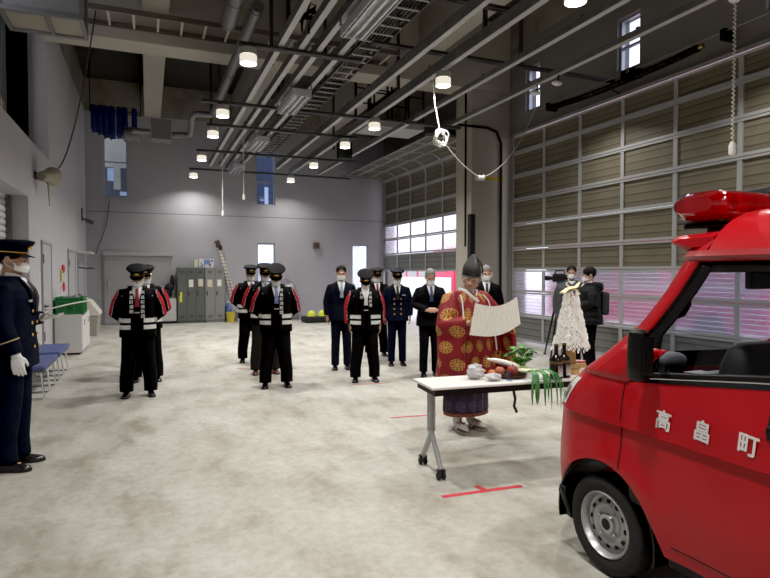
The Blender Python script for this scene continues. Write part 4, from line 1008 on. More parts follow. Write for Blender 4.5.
# right end of the table: dishes
t = thing('offering_cup', 'white cup with red rim at the right end of the table', 'cup', tp(1.56,.33)); b = MB(); b.lathe([(0,0),(.035,0),(.05,.085),(.046,.085),(.03,.01),(0,.01)], seg=18); b.build('bowl', white_plastic, t, smooth=True); b = MB(); b.lathe([(.0505,.07),(.052,.088),(.0465,.088)], seg=18, cap=False); b.build('rim', mat('rim_red', (.5,.04,.03), .4), t)
t = thing('offering_plate', 'white plate with dark food beside the cup behind the truck', 'plate', tp(1.66,.13)); b = MB(); b.lathe([(0,0),(.06,0),(.10,.02),(.097,.022),(.06,.006),(0,.006)], seg=22); b.build('dish', white_plastic, t, smooth=True); b = MB(); b.ell((-.02,0,.024),(.045,.03,.018)); b.ell((.03,.01,.024),(.03,.03,.018)); b.build('dark_food', mat('food_dark', (.03,.02,.012), .5), t, smooth=True)
x, y, z = tp(1.36,.20); 
# tripod and television camera
t = thing('camera_tripod', 'black tripod carrying the television camera near the right doors', 'tripod', (7.12, 8.74, 0))
for a in (210, 330, 90):
    b = MB(); c, s = math.cos(rad(a)), math.sin(rad(a)); b.tube([(.05*c,.05*s,1.2),(.25*c,.25*s,.62),(.44*c,.44*s,.015)], [.022,.02,.014], 8); b.tube([(.42*c,.42*s,.012),(.46*c,.46*s,.012)], .022, 8); b.build('leg', black_metal, t, smooth=True)
b = MB(); b.lathe([(0,1.16),(.07,1.16),(.07,1.26),(.04,1.3),(.04,1.36),(.07,1.38),(.07,1.41),(0,1.41)], seg=14); b.build('head', black_metal, t); b = MB(); b.tube([(0,.05,1.36),(.2,.4,1.25)], .012, 6); b.build('pan_handle', black_metal, t)
t = thing('video_camera', 'black shoulder television camera beside the grey jacketed man', 'camera', (7.12, 8.74, 1.414), rad(-25)); t.scale = (.8,)*3
b = MB(); b.box((-.18,-.06,0),(.20,.06,.17)); b.box((-.15,-.05,.17),(.1,.05,.2)); b.build('body', black_plastic, t, bevel=.012)
b = MB(); b.lathe([(0,0),(.045,0),(.045,-.06),(.055,-.08),(.055,-.16),(.06,-.17),(.05,-.17),(.04,-.1),(0,-.1)], (-.18,0,.09), 16, axis='x'); b.build('lens', black_plastic, t, smooth=True)
b = MB(); b.tube([(-.12,0,.2),(-.12,0,.26),(.08,0,.27),(.1,0,.2)], .014, 6); b.build('carry_handle', black_plastic, t); b = MB(); b.box((-.12,.061,.1),(.05,.12,.16)); b.build('viewfinder', black_plastic, t, bevel=.01)
# outside: fire engines and pavement seen through door windows
def engine(x, y, L, rz, label, c=(.62,.015,.05), st=(1.0,1.35)):
    t = thing('fire_engine', label, 'fire engine', (x,y,0), rz); r = mat('engine_red_%d' % int(x*10), c, .4); w_ = mat('engine_white', (.8,.8,.82), .4)
    b = MB(); b.prism([(-L/2,.5),(L/2,.5),(L/2,2.35),(-L/2+1.9,2.35),(-L/2+1.7,2.7),(-L/2+.35,2.7),(-L/2,1.6)], -1.1, 1.1, 'x'); b.build('body', r, t, bevel=.05)
    b = MB(); b.box((-1.13,-L/2+.2,st[0]),(-1.101,L/2-.1,st[1])); b.build('white_stripe', w_, t)
    b = MB(); b.box((-1.12,-L/2+.5,1.62),(-1.102,-L/2+1.6,2.4)); b.build('cab_window', dark_glass, t)
    for yy in (-L/2+1.1, L/2-1.3):
        for s in (-1,1):
            b = MB(); b.lathe([(0,-.13),(.3,-.13),(.44,-.11),(.46,0),(.44,.11),(.3,.13),(0,.13)], (s*.98,yy,.465), 22, axis='x'); b.build('wheel', rubber, t, smooth=True)
    b = MB()
    for k in range(3): b.box((-1.118,-L/2+2.2+k*1.2,1.4),(-1.102,-L/2+3.2+k*1.2,2.2))
    b.build('locker_shutter', galv, t)
engine(10.6, 9.3, 5.6, rad(2), 'red fire engine parked outside behind the translucent door windows', (.95,.03,.22), (1.25,1.36))
engine(12.3, 23.4, 6.6, 0, 'red and white fire engine parked outside, seen under the raised far door', (.75,.02,.10), (.35,1.38))
t = thing('parked_van', 'white van parked outside beyond the raised far door', 'van', (12.9, 29.2, 0), rad(20)); b = MB(); b.prism([(-2.2,.35),(2.2,.35),(2.2,1.95),(-1.0,1.95),(-1.7,1.15),(-2.2,1.0)], -.85, .85, 'x'); b.build('body', mat('van_white', (.75,.76,.8), .35), t, bevel=.06)
b = MB(); b.box((-.862,-.7,1.15),(-.851,1.9,1.7)); b.build('side_window', dark_glass, t)
for yy in (-1.4,1.4):
    for s in (-1,1):
        b = MB(); b.lathe([(0,-.1),(.2,-.1),(.30,-.08),(.32,0),(.30,.08),(.2,.1),(0,.1)], (s*.76,yy,.32), 18, axis='x'); b.build('wheel', rubber, t, smooth=True)
# ------------------------------------------------------------------ people
skin = NT('skin', (.46,.27,.19), .55); skin.color(skin.mix(.5, (.46,.27,.19), skin.ramp(skin.noise(skin.coord(), 30, 3), [(.3,(.40,.22,.15)),(.7,(.52,.32,.23))]))); skin = skin.m
def cloth(name, c, rough=.8, n=.2): return mat(name, c, rough, 0, noise=n, nscale=9, bump=.35, bscale=22, spec=.10)
blk = cloth('cloth_black', (.0045,.0045,.0055)); navy_c = cloth('cloth_navy', (.0065,.0085,.020)); suit_b = cloth('cloth_suit_black', (.0065,.0065,.008)); suit_n = cloth('cloth_suit_navy', (.0075,.009,.017))
trs = cloth('trousers_dark', (.0055,.0055,.0065)); trs_g = cloth('trousers_grey', (.022,.021,.020))
red_c = cloth('happi_red', (.36,.018,.028)); band = mat('happi_band', (.60,.60,.58), .5); trim_w = mat('happi_trim', (.40,.36,.36), .7)
shoe_b = mat('shoe_black', (.010,.010,.011), .25); shoe_br = mat('shoe_brown', (.10,.028,.018), .35)
mask_m = mat('mask_white', (.76,.76,.77), .8); shirt_m = mat('shirt_white', (.72,.72,.73), .7); glove_m = mat('glove_white', (.78,.78,.78), .8)
gold = mat('gold_badge', (.75,.50,.12), .3, .7); cap_m = mat('cap_black', (.007,.007,.009), .7, spec=.12); cap_v = mat('cap_visor', (.005,.005,.006), .2, spec=.3); cap_n = mat('cap_navy', (.007,.009,.020), .7, spec=.12)
hair_b = mat('hair_black', (.006,.0055,.005), .6, spec=.2); hair_g = mat('hair_grey', (.20,.20,.20), .6, noise=.5, nscale=60)
eye_w = mat('eye_white', (.6,.58,.55), .3); eye_d = mat('eye_dark', (.015,.01,.008), .2)

TORSO = [(.80,.205,.150,.01),(.92,.200,.145,.01),(1.05,.182,.128,.008),(1.18,.190,.130,.004),(1.30,.197,.132,.0),(1.36,.182,.120,.004),(1.40,.152,.100,.008),(1.435,.110,.082,.012),(1.465,.074,.068,.015)]
def tz_at(T, z):
    if z <= T[0][0]: return T[0][1:]
    for a, b in zip(T, T[1:]):
        if a[0] <= z <= b[0]:
            u = (z-a[0])/(b[0]-a[0]); return tuple(a[i]+(b[i]-a[i])*u for i in (1,2,3))
    return T[-1][1:]
def front(T, x, z, off=0.):
    rx, ry, yo = tz_at(T, z); q = min(.98, abs(x)/rx); return yo - ry*(1-q**2.5)**(1/2.5) - off
def torso_rings(T, seg=28, ex=2.5):
    out = []
    for z, rx, ry, yo in T:
        rg = []
        for k in range(seg):
            a = 2*PI*k/seg; c, s = math.cos(a), math.sin(a)
            rg.append((rx*math.copysign(abs(c)**(2/ex), c), yo+ry*math.copysign(abs(s)**(2/ex), s), z))
        out.append(rg)
    return out
def hand(b, wrist, d, pn, side, r=1., curl=.5, ln=1.):
    """palm + four fingers + thumb. d: towards the fingertips, pn: palm normal, side: direction of the thumb"""
    w, d, pn = Vector(wrist), Vector(d).normalized(), Vector(pn); pn = (pn - d*pn.dot(d)).normalized(); s = Vector(side); s = (s - d*s.dot(d) - pn*s.dot(pn)).normalized()
    L = .09*ln
    b.tube([w-d*.03, w, w+d*L*.35, w+d*L*.8, w+d*L], [(.024*r,.020*r),(.026*r,.019*r),(.036*r,.017*r),(.040*r,.015*r),(.037*r,.012*r)], 12, sq=tuple(pn))
    for k, (o, fl) in enumerate(((.029,.066),(.0098,.076),(-.0098,.071),(-.029,.055))):
        p = w + d*(L*.96) + s*o*r; pts = [p - d*.02, p]; a = 0; q = p
        for j, f_ in enumerate((.42,.32,.26)):
            a += curl*(.55 if j == 0 else .75); q = q + (d*math.cos(a) + pn*math.sin(a) + s*o*.6)*fl*f_*ln; pts.append(q)
        b.tube(pts, [.0085*r,.0088*r,.0085*r,.0078*r,.0068*r], 8, round_=True)
    p = w + d*.018 + s*.020*r; q = p + (d*.55+s*.62+pn*.30).normalized()*.034; q2 = q + (d*.85+s*.25+pn*.40).normalized()*.030; q3 = q2 + (d*.9-s*.05+pn*.45).normalized()*.024
    b.tube([p, q, q2, q3], [.013*r,.0115*r,.0095*r,.0075*r], 8, round_=True)

def head_blobs(b, beard=False):
    b.tube([(0,.02,-.10),(0,.014,-.02),(0,.004,.06)], [.060,.054,.054], 14)
    b.ell((0,.015,.155), (.076,.093,.088)); b.ell((0,-.012,.108), (.066,.078,.094)); b.ell((0,-.034,.052), (.050,.054,.044)); b.ell((0,-.072,.026), (.022,.018,.018))
    b.tube([(0,-.082,.132),(0,-.094,.112),(0,-.106,.088),(0,-.098,.078)], [.009,.011,.0145,.011], 8, round_=True)
    b.ell((.012,-.096,.083), (.009,.011,.008)); b.ell((-.012,-.096,.083), (.009,.011,.008))
    b.tube([(-.05,-.066,.134),(-.025,-.081,.139),(0,-.083,.135),(.025,-.081,.139),(.05,-.066,.134)], .0105, 8, round_=True)
    b.tube([(-.022,-.080,.058),(0,-.088,.061),(.022,-.080,.058)], .007, 8, round_=True); b.tube([(-.018,-.079,.049),(0,-.086,.048),(.018,-.079,.049)], .0075, 8, round_=True)
    for s in (-1, 1):
        b.ell((s*.046,-.052,.090), (.024,.028,.026))
        b.ell((s*.079,.014,.108), (.009,.021,.031)); b.ell((s*.076,.008,.085), (.008,.010,.012))

def hair_mesh(M, front_z=.20, back_z=.06, side_z=.125, k=1.0):
    b = MB(); b.M = M
    def fn(u, v):
        a = 2*PI*u; fr = (1-math.sin(a))/2           # 1 at front (-y)
        c = abs(math.cos(a))
        zl = back_z + (front_z-back_z)*fr**1.5; zl = zl*(1-c*c*.6) + side_z*c*c*.6
        zt = .155+.090*k + .008
        t0 = math.asin(max(-1, min(.98, (zl-.155)/.098))); t = PI/2 - (PI/2-t0)*(v*.98+.02)
        w = .006*math.sin(a*13)*math.sin(v*PI)
        return ((.0835+w)*k*math.cos(t)*math.cos(a), .019+(.1005+w)*k*math.cos(t)*math.sin(a), .155+.098*math.sin(t))
    b.grid(fn, 40, 10)
    return b

def cap_parts(M, parent, m, band_m=None, badge=True, tilt=-4):
    Mc = M @ Matrix.Translation((0,.012,.155)) @ Matrix.Rotation(rad(tilt), 4, 'X')
    b = MB(); b.M = Mc
    rings = []
    for rx, ry, z, dy, fr in ((.083,.102,0,0,0),(.086,.105,.045,0,.0),(.112,.128,.062,-.004,.006),(.130,.146,.082,-.006,.014),(.126,.142,.095,-.006,.014),(.09,.10,.106,-.004,.010),(.03,.035,.110,0,.004)):
        rings.append([(rx*math.cos(a), dy+ry*math.sin(a), z+fr*max(0,-math.sin(a))) for a in [2*PI*i/32 for i in range(32)]])
    b.rings(rings); c = b.build('cap', m, parent, smooth=True, angle=60)
    b = MB(); b.M = Mc
    def vis(u, v):
        a = rad(-90-68+136*u); e = math.sin(PI*u)**.6*.056*v
        return ((.086+e*.75)*math.cos(a), (.104+e)*math.sin(a), .004 - .34*e)
    b.grid(vis, 20, 4); b.build('visor', cap_v, c, smooth=True, solid=.004)
    b = MB(); b.M = Mc; zb = .012
    rg = []
    for rr, z in ((.0870,.012),(.0880,.012),(.0885,.019),(.0875,.019)):
        rg.append([(rr*math.cos(a), (rr+.019)*math.sin(a), z) for a in [2*PI*i/32 for i in range(32)]])
    b.rings(rg, cap=False); b.build('cap_band', band_m or cap_v, c, smooth=True)
    if badge:
        b = MB(); b.M = Mc; b.ell((0,-.128,.062),(.017,.007,.019)); b.ell((-.022,-.120,.052),(.014,.006,.008)); b.ell((.022,-.120,.052),(.014,.006,.008)); b.build('badge', gold, c, smooth=True)
    return c
def face_mask(M, parent):
    b = MB(); b.M = M
    def fn(u, v):
        a = rad(-90-72+144*u); z = .026+.080*v*(1-.18*abs(2*u-1)**2) + .014*abs(2*u-1)**2*(1-v)
        k = math.sin(PI*u)**.7
        rx, ry = .071, .089 + .022*k*math.sin(PI*(.25+.6*v))
        pl = .0022*math.sin(v*PI*6)*k
        return (rx*math.cos(a), -.006+(ry+pl)*math.sin(a), z)
    b.grid(fn, 24, 12); o = b.build('face_mask', mask_m, parent, smooth=True, solid=.003)
    b = MB(); b.M = M
    for s in (-1,1):
        b.tube([(s*.066,-.034,.085),(s*.078,-.012,.105),(s*.084,.012,.130),(s*.080,.03,.125)], .0022, 5); b.tube([(s*.064,-.034,.045),(s*.080,-.002,.065),(s*.084,.024,.080),(s*.082,.032,.11)], .0022, 5)
    b.build('ear_loop', mask_m, o)
    return o
def eyes(M, parent, closed=False):
    for s in (-1, 1):
        b = MB(); b.M = M; b.ell((s*.031,-.0815,.1165),(.0135,.0065,.0045 if closed else .0065)); 
        o = b.build('eye', eye_w, parent, smooth=True)
        b = MB(); b.M = M; b.ell((s*.031,-.0865,.116),(.007,.0035,.0055)); b.build('iris', eye_d, o, smooth=True)
    for s in (-1, 1): b = MB(); b.M = M; b.tube([(s*.014,-.092,.139),(s*.032,-.090,.145),(s*.050,-.072,.139)], [.003,.004,.002], 6); b.build('eyebrow', hair_b, parent, smooth=True)
def shoes(parent, feet, m, socks=None):
    for x, y, ang in feet:
        b = MB(); b.M = Matrix.Translation((x,y,0)) @ Matrix.Rotation(rad(ang),4,'Z') @ Matrix.Diagonal((1,.88,1,1))
        rings = []
        for yy, w, h in ((.085,.020,.05),(.078,.034,.075),(.04,.038,.095),(-.02,.040,.085),(-.08,.046,.062),(-.13,.048,.050),(-.165,.042,.042),(-.188,.026,.030),(-.196,.010,.018)):
            rings.append([(w*math.cos(a), yy, .016 + (h-.016)*max(0, math.sin(a))**.8 if math.sin(a) > 0 else .016) for a in [PI*i/9 for i in range(10)]])
        b.rings(rings, closed=True); o = b.build('shoe', m, parent, smooth=True, angle=70)
        b = MB(); b.M = Matrix.Translation((x,y,0)) @ Matrix.Rotation(rad(ang),4,'Z') @ Matrix.Diagonal((1,.88,1,1))
        out = [(.082,.030),(.088,0)] ; poly = [(w, yy) for yy, w in ((.086,.018),(.06,.038),(-.02,.040),(-.10,.049),(-.15,.047),(-.185,.030),(-.198,.010))]; poly = poly + [(-a,c) for a,c in reversed(poly)]
        b.prism(poly, 0.001, .0155, 'z'); b.build('sole', rubber, o)

def arm_paths(pose):
    """(shoulder, elbow, wrist, hand dir, palm normal, thumb side, curl) for person's right (-1) and left (+1)"""
    out = {}
    for s in (-1, 1):
        sh = Vector((s*.172, .005, 1.372)); p = pose[s] if isinstance(pose, dict) else pose
        if p == 'down': e, w, d, pn, th, cu = (s*.235,.035,1.12), (s*.235,-.01,.885), (0,-.08,-1), (-s,.0,0), (0,-1,0), .45
        elif p == 'ease': e, w, d, pn, th, cu = (s*.272,.085,1.10), (s*.09,.19,.985), (-s,.1,-.15), (0,1,0), (0,0,-1), .5
        elif p == 'clasp': e, w, d, pn, th, cu = (s*.255,.0,1.14), (s*.085,-.205,1.06), (-s,-.35,.05), (0,.6,-.3), (0,-.2,1), .9
        else: e, w, d, pn, th, cu = p
        out[s] = (sh, Vector(e), Vector(w), Vector(d), Vector(pn), Vector(th), cu)
    return out

def person(label, loc, rz, H=1.70, hp=20, yaw=0, roll=0, pose='down', jacket='suit', jm=None, tm=None, shm=None, tie=None, cap=None, mask=True, hair=None, hairargs={}, hem=.80, gloves=False, T=None, vox=.011, fine=.0075, group=None, feet=None, sleeve=1., girth=1., cap_band=None, leg=1., coat_fn=None, coat_mats=None):
    t = thing('person', label, 'person', loc, rad(rz), group); t.scale = (H/1.70,)*3
    T = [(z, rx*girth, ry*girth, yo) for z, rx, ry, yo in (T or TORSO)]
    if hem != T[0][0]: T = [(hem,)+T[0][1:]] + [r for r in T[1:] if r[0] > hem+.02]
    MH = Matrix.Translation((0,.012,1.475)) @ Matrix.Rotation(rad(yaw),4,'Z') @ Matrix.Rotation(rad(hp),4,'X') @ Matrix.Rotation(rad(roll),4,'Y')
    A = arm_paths(pose)
    feet = feet or [(-.10*leg**1.5,.0,-8),(.10*leg**1.5,.0,8)]
    # body : one continuous surface
    b = MB(); b.M = MH; head_blobs(b); b.M = None
    b.rings(torso_rings([(.86,.13,.09,.01),(1.0,.14,.09,.01),(1.2,.15,.10,.0),(1.36,.15,.08,.01),(1.43,.09,.06,.012),(1.47,.05,.05,.014)], 18))
    for s in (-1, 1):
        sh, e, w, d, pn, th, cu = A[s]
        b.tube([sh-Vector((s*.06,0,.0)), sh, (sh+e)/2, e, (e+w)/2, w], [.05,.05,.042,.036,.034,.025], 10)
        hand(b, w, d, pn, th, 1.0, cu)
        fx = feet[0][0] if s < 0 else feet[1][0]; fy = feet[0][1] if s < 0 else feet[1][1]
        b.tube([(s*.075,.01,.92),(s*.085,.0,.72),((s*.085+fx)/2,-.008,.47),(fx,.02,.25),(fx,.025,.05),(fx,-.06,.035)], [.075,.07,.05,.048,.035,.028], 10)
    remesh('body', b, fine, skin, t, smooth_it=2, fac=.4)
    # trousers
    b = MB(); b.rings(torso_rings([(.84,.155,.115,.01),(.92,.165,.12,.01),(1.02,.155,.11,.01)], 20))
    for s in (-1, 1):
        fx, fy = (feet[0] if s < 0 else feet[1])[:2]
        b.tube([(s*.075,.01,.93),(s*.085,.008,.80),((s*.085+fx)/2,fy*.5-.005,.48),(fx,fy+.012,.22),(fx,fy+.005,.065)], [(.092*leg,.105*leg),(.092*leg,.10*leg),(.074*leg,.078*leg),(.068*leg,.075*leg),(.066*leg,.078*leg)], 14)
    remesh('trousers', b, vox, tm or trs, t, smooth_it=2)
    shoes(t, feet, shm or shoe_b)
    # jacket
    b = MB(); b.rings(torso_rings(T, 28))
    k = sleeve
    for s in (-1, 1):
        sh, e, w, *_ = A[s]; wd = (w-e).normalized(); w2 = w - wd*.012
        b.tube([sh-Vector((s*.08,0,-.015)), sh+Vector((s*.005,0,-.01)), sh.lerp(e,.5), e, e.lerp(w,.5), w2], [.050,.062+.05*(k-1),.070*k+.012*(k-1),.066*k,.060*k,.054*k], 14)
    if coat_fn is None:
        remesh('jacket', b, vox, jm or suit_b, t, smooth_it=3)
    else:
        remesh('coat', b, vox, coat_mats, t, coat_fn(A), smooth_it=3)
    # shirt, collar and tie
    b = MB(); zt = 1.452; zb = 1.21 if jacket != 'zip' else 1.40
    def vfn(u, v):
        z = zb + (zt-zb)*v; w = .004+.062*v**.9; x = (2*u-1)*w; return (x, front(T, x, z, .008), z)
    b.grid(vfn, 8, 10); b.build('shirt', shirt_m, t, smooth=True)
    b = MB(); b.tube([(-.058,.03,1.475),(-.05,-.035,1.465),(-.022,-.062,1.447),(0,-.07,1.435)], [(.006,.018)]*4, 8); b.tube([(.058,.03,1.475),(.05,-.035,1.465),(.022,-.062,1.447),(0,-.07,1.435)], [(.006,.018)]*4, 8); b.build('shirt_collar', shirt_m, t, smooth=True)
    if tie:
        b = MB()
        def tfn(u, v):
            z = 1.19 + .235*v; w = .030 - .014*v if v < .88 else .018; x = (2*u-1)*w; return (x, front(T, 0, z, .018), z)
        b.grid(tfn, 4, 12); b.build('tie', tie, t, smooth=True, solid=.006)
    if jacket == 'suit':
        for s in (-1, 1):
            b = MB()
            def lfn(u, v):
                z = 1.17+.285*v; xi = .006+.060*v**.9; w = .052*math.sin(PI*min(1,.12+v*.85))**.7; x = s*(xi + w*u); return (x, front(T, x, z, .012), z)
            b.grid(lfn, 4, 12); b.build('lapel', jm or suit_b, t, smooth=True, solid=.006)
    # head gear
    if mask: face_mask(MH, t)
    eyes(MH, t, closed=hp > 10)
    if cap: cap_parts(MH, t, cap, cap_band)
    if hair is not None:
        hm_ = hair_mesh(MH, **hairargs); hm_.build('hair', hair, t, smooth=True)
    t['_T'] = 0; del t['_T']
    return t, MH, T, A

def happi_fn(A):
    def fn(c, n):
        x, y, z = c
        # sleeves
        for s in (-1, 1):
            sh, e, w, *_ = A[s]
            if x*s > .12:
                d1 = n.dot(Vector((s*.93, .18, .32)))
                def segd(a, b_):
                    ab = b_-a; u = max(0, min(1, (c-a).dot(ab)/ab.length_squared)); return (c-(a+ab*u)).length
                da = segd(sh, e); db = segd(e, w); dt = abs(x) - (.19 if z < 1.36 else .0)
                if (min(da, db) < .115 and (abs(x) > .238 or (z > 1.33 and abs(x) > .18))):
                    if d1 > (.42 if z < 1.33 else .60): return 1
                    if d1 > (.36 if z < 1.33 else .50): return 2
                    return 0
        if (.985 < z < 1.035 or .90 < z < .955) and not (y < 0 and abs(x) < .055): return 3
        return 0
    return fn
def glyph_column(t, T, x, z0, dz, chars, size, m):
    for i, ch in enumerate(chars):
        z = z0 - dz*i; me = text_mesh(ch, size, .0012, .0008); o = link('printed_character', me, m, t)
        o.matrix_local = Matrix.Translation((x, front(T, x, z, .024), z)) @ Matrix.Rotation(PI/2, 4, 'X')
def fireman(label, loc, rz, hp, pose='ease', tie=None, H=1.70, shm=None, tm=None, tl='', tr='', group='firemen in black and red coats', gird=1.0, yaw=0):
    t, MH, T, A = person(label, loc, rz, H, hp, yaw, 0, pose, 'happi', blk, tm or trs, shm, tie, cap_m, True, hair_b, dict(front_z=.15, back_z=.05, side_z=.13, k=.99), hem=.79, sleeve=1.42, girth=1.13*gird, leg=1.30, group=group, coat_fn=happi_fn, coat_mats=[blk, red_c, trim_w, band], cap_band=mat('cap_gold_cord', (.25,.17,.05), .4, .5))
    for s in (-1, 1):
        b = MB()
        def cf(u, v):
            z = .80+.66*v; xi = .022 + .042*max(0,(v-.55)/.45)**.8; x = s*(xi + .055*u); return (x, front(T, x, z, .016), z)
        b.grid(cf, 3, 22); b.build('collar_band', blk, t, smooth=True, solid=.006)
    wp = mat('collar_print', (.72,.72,.72), .7)
    if tl: glyph_column(t, T, -.068, 1.375, .062, tl, .050, wp)
    if tr: glyph_column(t, T, .068, 1.375, .062, tr, .050, wp)
    # coat tie strings and belt knot
    b = MB(); b.tube([(-.03, front(T,-.03,1.12,.03),1.12),(0,front(T,0,1.115,.038),1.115),(.03,front(T,.03,1.12,.03),1.12)], .008, 6); b.build('coat_tie', trim_w, t)
    return t
tie_red = mat('tie_red', (.22,.012,.03), .5); tie_blue = mat('tie_blue_pattern', (.16,.20,.38), .5, noise=.6, nscale=50); tie_w = mat('tie_white', (.62,.62,.62), .6); tie_k = mat('tie_black', (.010,.010,.012), .5); tie_b = mat('tie_blue', (.03,.06,.18), .5); tie_s = mat('tie_silver', (.30,.36,.44), .4, noise=.4, nscale=50)
fireman('masked fireman in black and red coat with dark red tie, front of the left column', (-.125,8.08,0), -2, 30, tie=tie_red, H=1.655, tl='高畠町消防', tr='高畠町消防団')
fireman('fireman standing directly behind the red-tied one in the left column', (-.03,9.15,0), -2, 22, tie=tie_red, H=1.66, tl='', tr='')
fireman('last fireman of the left column, almost hidden by the two before him', (-.03,10.3,0), -2, 20, tie=tie_red, H=1.64)
fireman('masked fireman with blue patterned tie and deeply bowed cap, front of the middle column', (1.64,8.0,0), -8, 38, tie=tie_blue, H=1.67, tl='', tr='高畠町消防団')
fireman('second fireman of the middle column, grey trousers and brown shoes', (1.70,9.12,0), -4, 24, tie=tie_blue, H=1.69, shm=shoe_br, tm=trs_g)
fireman('third fireman at the back of the middle column, red sleeve showing', (1.69,10.42,0), -4, 20, tie=tie_red, H=1.68)
ft = fireman('masked fireman with white tie and hands at his sides, front of the right column', (2.93,7.92,0), -14, 40, 'down', tie=tie_w, H=1.60, tl='消防', tr='高畠町消')
fireman('fireman hidden behind the white-tied one in the right column', (4.03,10.25,0), -14, 20, 'down', tie=tie_red, H=1.64)
person('black-haired man in dark navy suit with silvery tie, bare headed, hands down', (2.94,9.07,0), -14, 1.69, 14, 0, 0, 'down', 'suit', suit_n, suit_n, tie=tie_s, hair=hair_b, hairargs=dict(front_z=.205, back_z=.05, side_z=.12), group=None)
t, MH, T, A = person('officer in navy double-breasted uniform with gold buttons and peaked cap, facing us', (3.95,9.09,0), -18, 1.62, 22, 0, 0, 'down', 'suit', navy_c, navy_c, tie=tie_k, cap=cap_n, hair=hair_b, hairargs=dict(front_z=.15, back_z=.05, side_z=.13, k=.99), girth=1.03)
def buttons(t, T, rows, xs, r=.012):
    for z in rows:
        for x in xs:
            b = MB(); b.ell((x, front(T,x,z,.010), z), (r,.006,r)); b.build('button', gold, t, smooth=True)
buttons(t, T, (1.20,1.11,1.02,.93), (-.06,.06), .014)
b = MB(); b.box((.08, front(T,.1,1.27,.02), 1.262), (.14, front(T,.1,1.27,.008), 1.275)); b.build('ribbon_bar', mat('ribbon', (.5,.5,.52), .6), t)
person('older man in black suit with cropped grey hair and blue tie, hands clasped before him', (4.01,7.96,0), -16, 1.64, 28, 0, 0, 'clasp', 'suit', suit_b, suit_b, tie=tie_b, hair=hair_g, hairargs=dict(front_z=.215, back_z=.06, side_z=.125, k=.985), girth=1.06)
person('grey-haired masked man in black suit standing behind the priest', (5.04,8.0,0), -25, 1.69, 15, 0, 0, 'down', 'suit', suit_b, suit_b, tie=tie_k, hair=hair_g, hairargs=dict(front_z=.21, back_z=.06, side_z=.125, k=.985))
# officer at the left edge
poseL = {-1: ((-.24,.0,1.12),(-.235,-.085,.885),(0,-.12,-1),(1,0,0),(0,-1,0),.45), 1: ((.24,.07,1.12), (.13,-.17,1.135), (-.35,-1,.10), (0,.1,1), (-1,-.2,0), .22)}
t, MH, T, A = person('officer in navy uniform and white gloves standing in profile at the left edge', (-1.02,5.50,0), 84, 1.82, 8, 0, 0, poseL, 'suit', navy_c, navy_c, tie=tie_k, cap=cap_n, cap_band=gold, hair=hair_b, hairargs=dict(front_z=.15, back_z=.05, side_z=.13, k=.99), vox=.009, fine=.006, hem=.78, girth=1.12, leg=1.08, feet=[(-.10,.03,-10),(.10,.0,8)])
for s in (-1, 1):
    sh, e, w, d, pn, th, cu = A[s]; b = MB(); hand(b, w, d, pn, th, 1.16, cu, 1.04); wd = (w-e).normalized(); b.tube([w-wd*.03, w+wd*.015],[.034,.033],12); remesh('glove', b, .006, glove_m, t, smooth_it=1)
    b = MB(); p = w - wd*.115; b.tube([p-wd*.004, p+wd*.004], [.0645,.0645], 18); b.build('cuff_stripe', mat('cuff_gold', (.55,.45,.2), .5, .3), t)
buttons(t, T, (1.20,1.11,1.02,.93), (-.06,.06), .013)
b = MB(); b.box((-.13, front(T,-.11,1.28,.02), 1.27), (-.085, front(T,-.11,1.28,.006), 1.287)); b.ell((.11, front(T,.11,1.30,.010),1.30),(.018,.008,.018)); b.build('chest_badge', mat('badge_silver', (.6,.6,.55), .35, .5), t)
# folded program held by the officer
Mo = t.matrix_basis.copy()
Wl = Matrix.Translation((-1.02,5.50,0)) @ Matrix.Rotation(rad(84),4,'Z') @ Matrix.Scale(1.82/1.70,4)
hw = Wl @ (A[1][2] + A[1][3].normalized()*.07 + Vector((0,0,.056)))
tp_ = thing('folded_program', 'folded white sheet held out level by the officer at the left', 'paper', hw)
b = MB(); b.M = Matrix.Rotation(rad(-12),4,'Y') @ Matrix.Rotation(rad(8),4,'Z')
b.grid(lambda u, v: (-.05+.36*u, -.10+.2*v, .01*math.sin(u*3)+.012*abs(v-.5)), 10, 4); b.build('sheet', paper_white, tp_, smooth=True, solid=.004)
b = MB(); b.M = Matrix.Rotation(rad(-12),4,'Y') @ Matrix.Rotation(rad(8),4,'Z')
for i in range(7): b.box((.02+i*.042,-.1035,.004),(.018+i*.042,-.1005,.012))
b.build('edge_print', mat('ink_grey', (.05,.05,.05), .7), tp_)
# television cameraman and companion
puff = mat('puffer_grey', (.04,.045,.055), .6, noise=.2, nscale=5); puffk = mat('puffer_black', (.007,.0075,.009), .6, spec=.2)
def puffer_fn(t, T, m):
    for z in (.86,.95,1.04,1.13,1.22,1.31):
        rx, ry, yo = tz_at(T, z); b = MB(); n = 28
        b.tube([((rx+.004)*math.cos(a), yo+(ry+.004)*math.sin(a), z) for a in [2*PI*i/n for i in range(n+1)]], [(.010,.036)]*(n+1), 8); b.build('quilted_fold', m, t, smooth=True)
pc = {-1: ((-.30,.02,1.15), (-.22,-.22,1.22), (-.2,-1,.2), (0,.1,-1), (1,0,0), .9), 1: 'down'}
t, MH, T, A = person('masked man in grey puffer jacket standing behind the television camera', (6.80,8.05,0), -38, 1.69, 4, 0, 0, 'down', 'zip', puff, trs, hair=hair_b, hairargs=dict(front_z=.20, back_z=.05, side_z=.12), girth=1.28, sleeve=1.3); puffer_fn(t, T, puff)
t, MH, T, A = person('person in black hooded puffer jacket and black knit hat turned away to the left', (6.45,7.22,0), -118, 1.66, 10, 0, 0, 'clasp', 'zip', puffk, trs, hair=hair_b, hairargs=dict(front_z=.165, back_z=-.01, side_z=.05, k=1.07), girth=1.30, sleeve=1.35); puffer_fn(t, T, puffk)
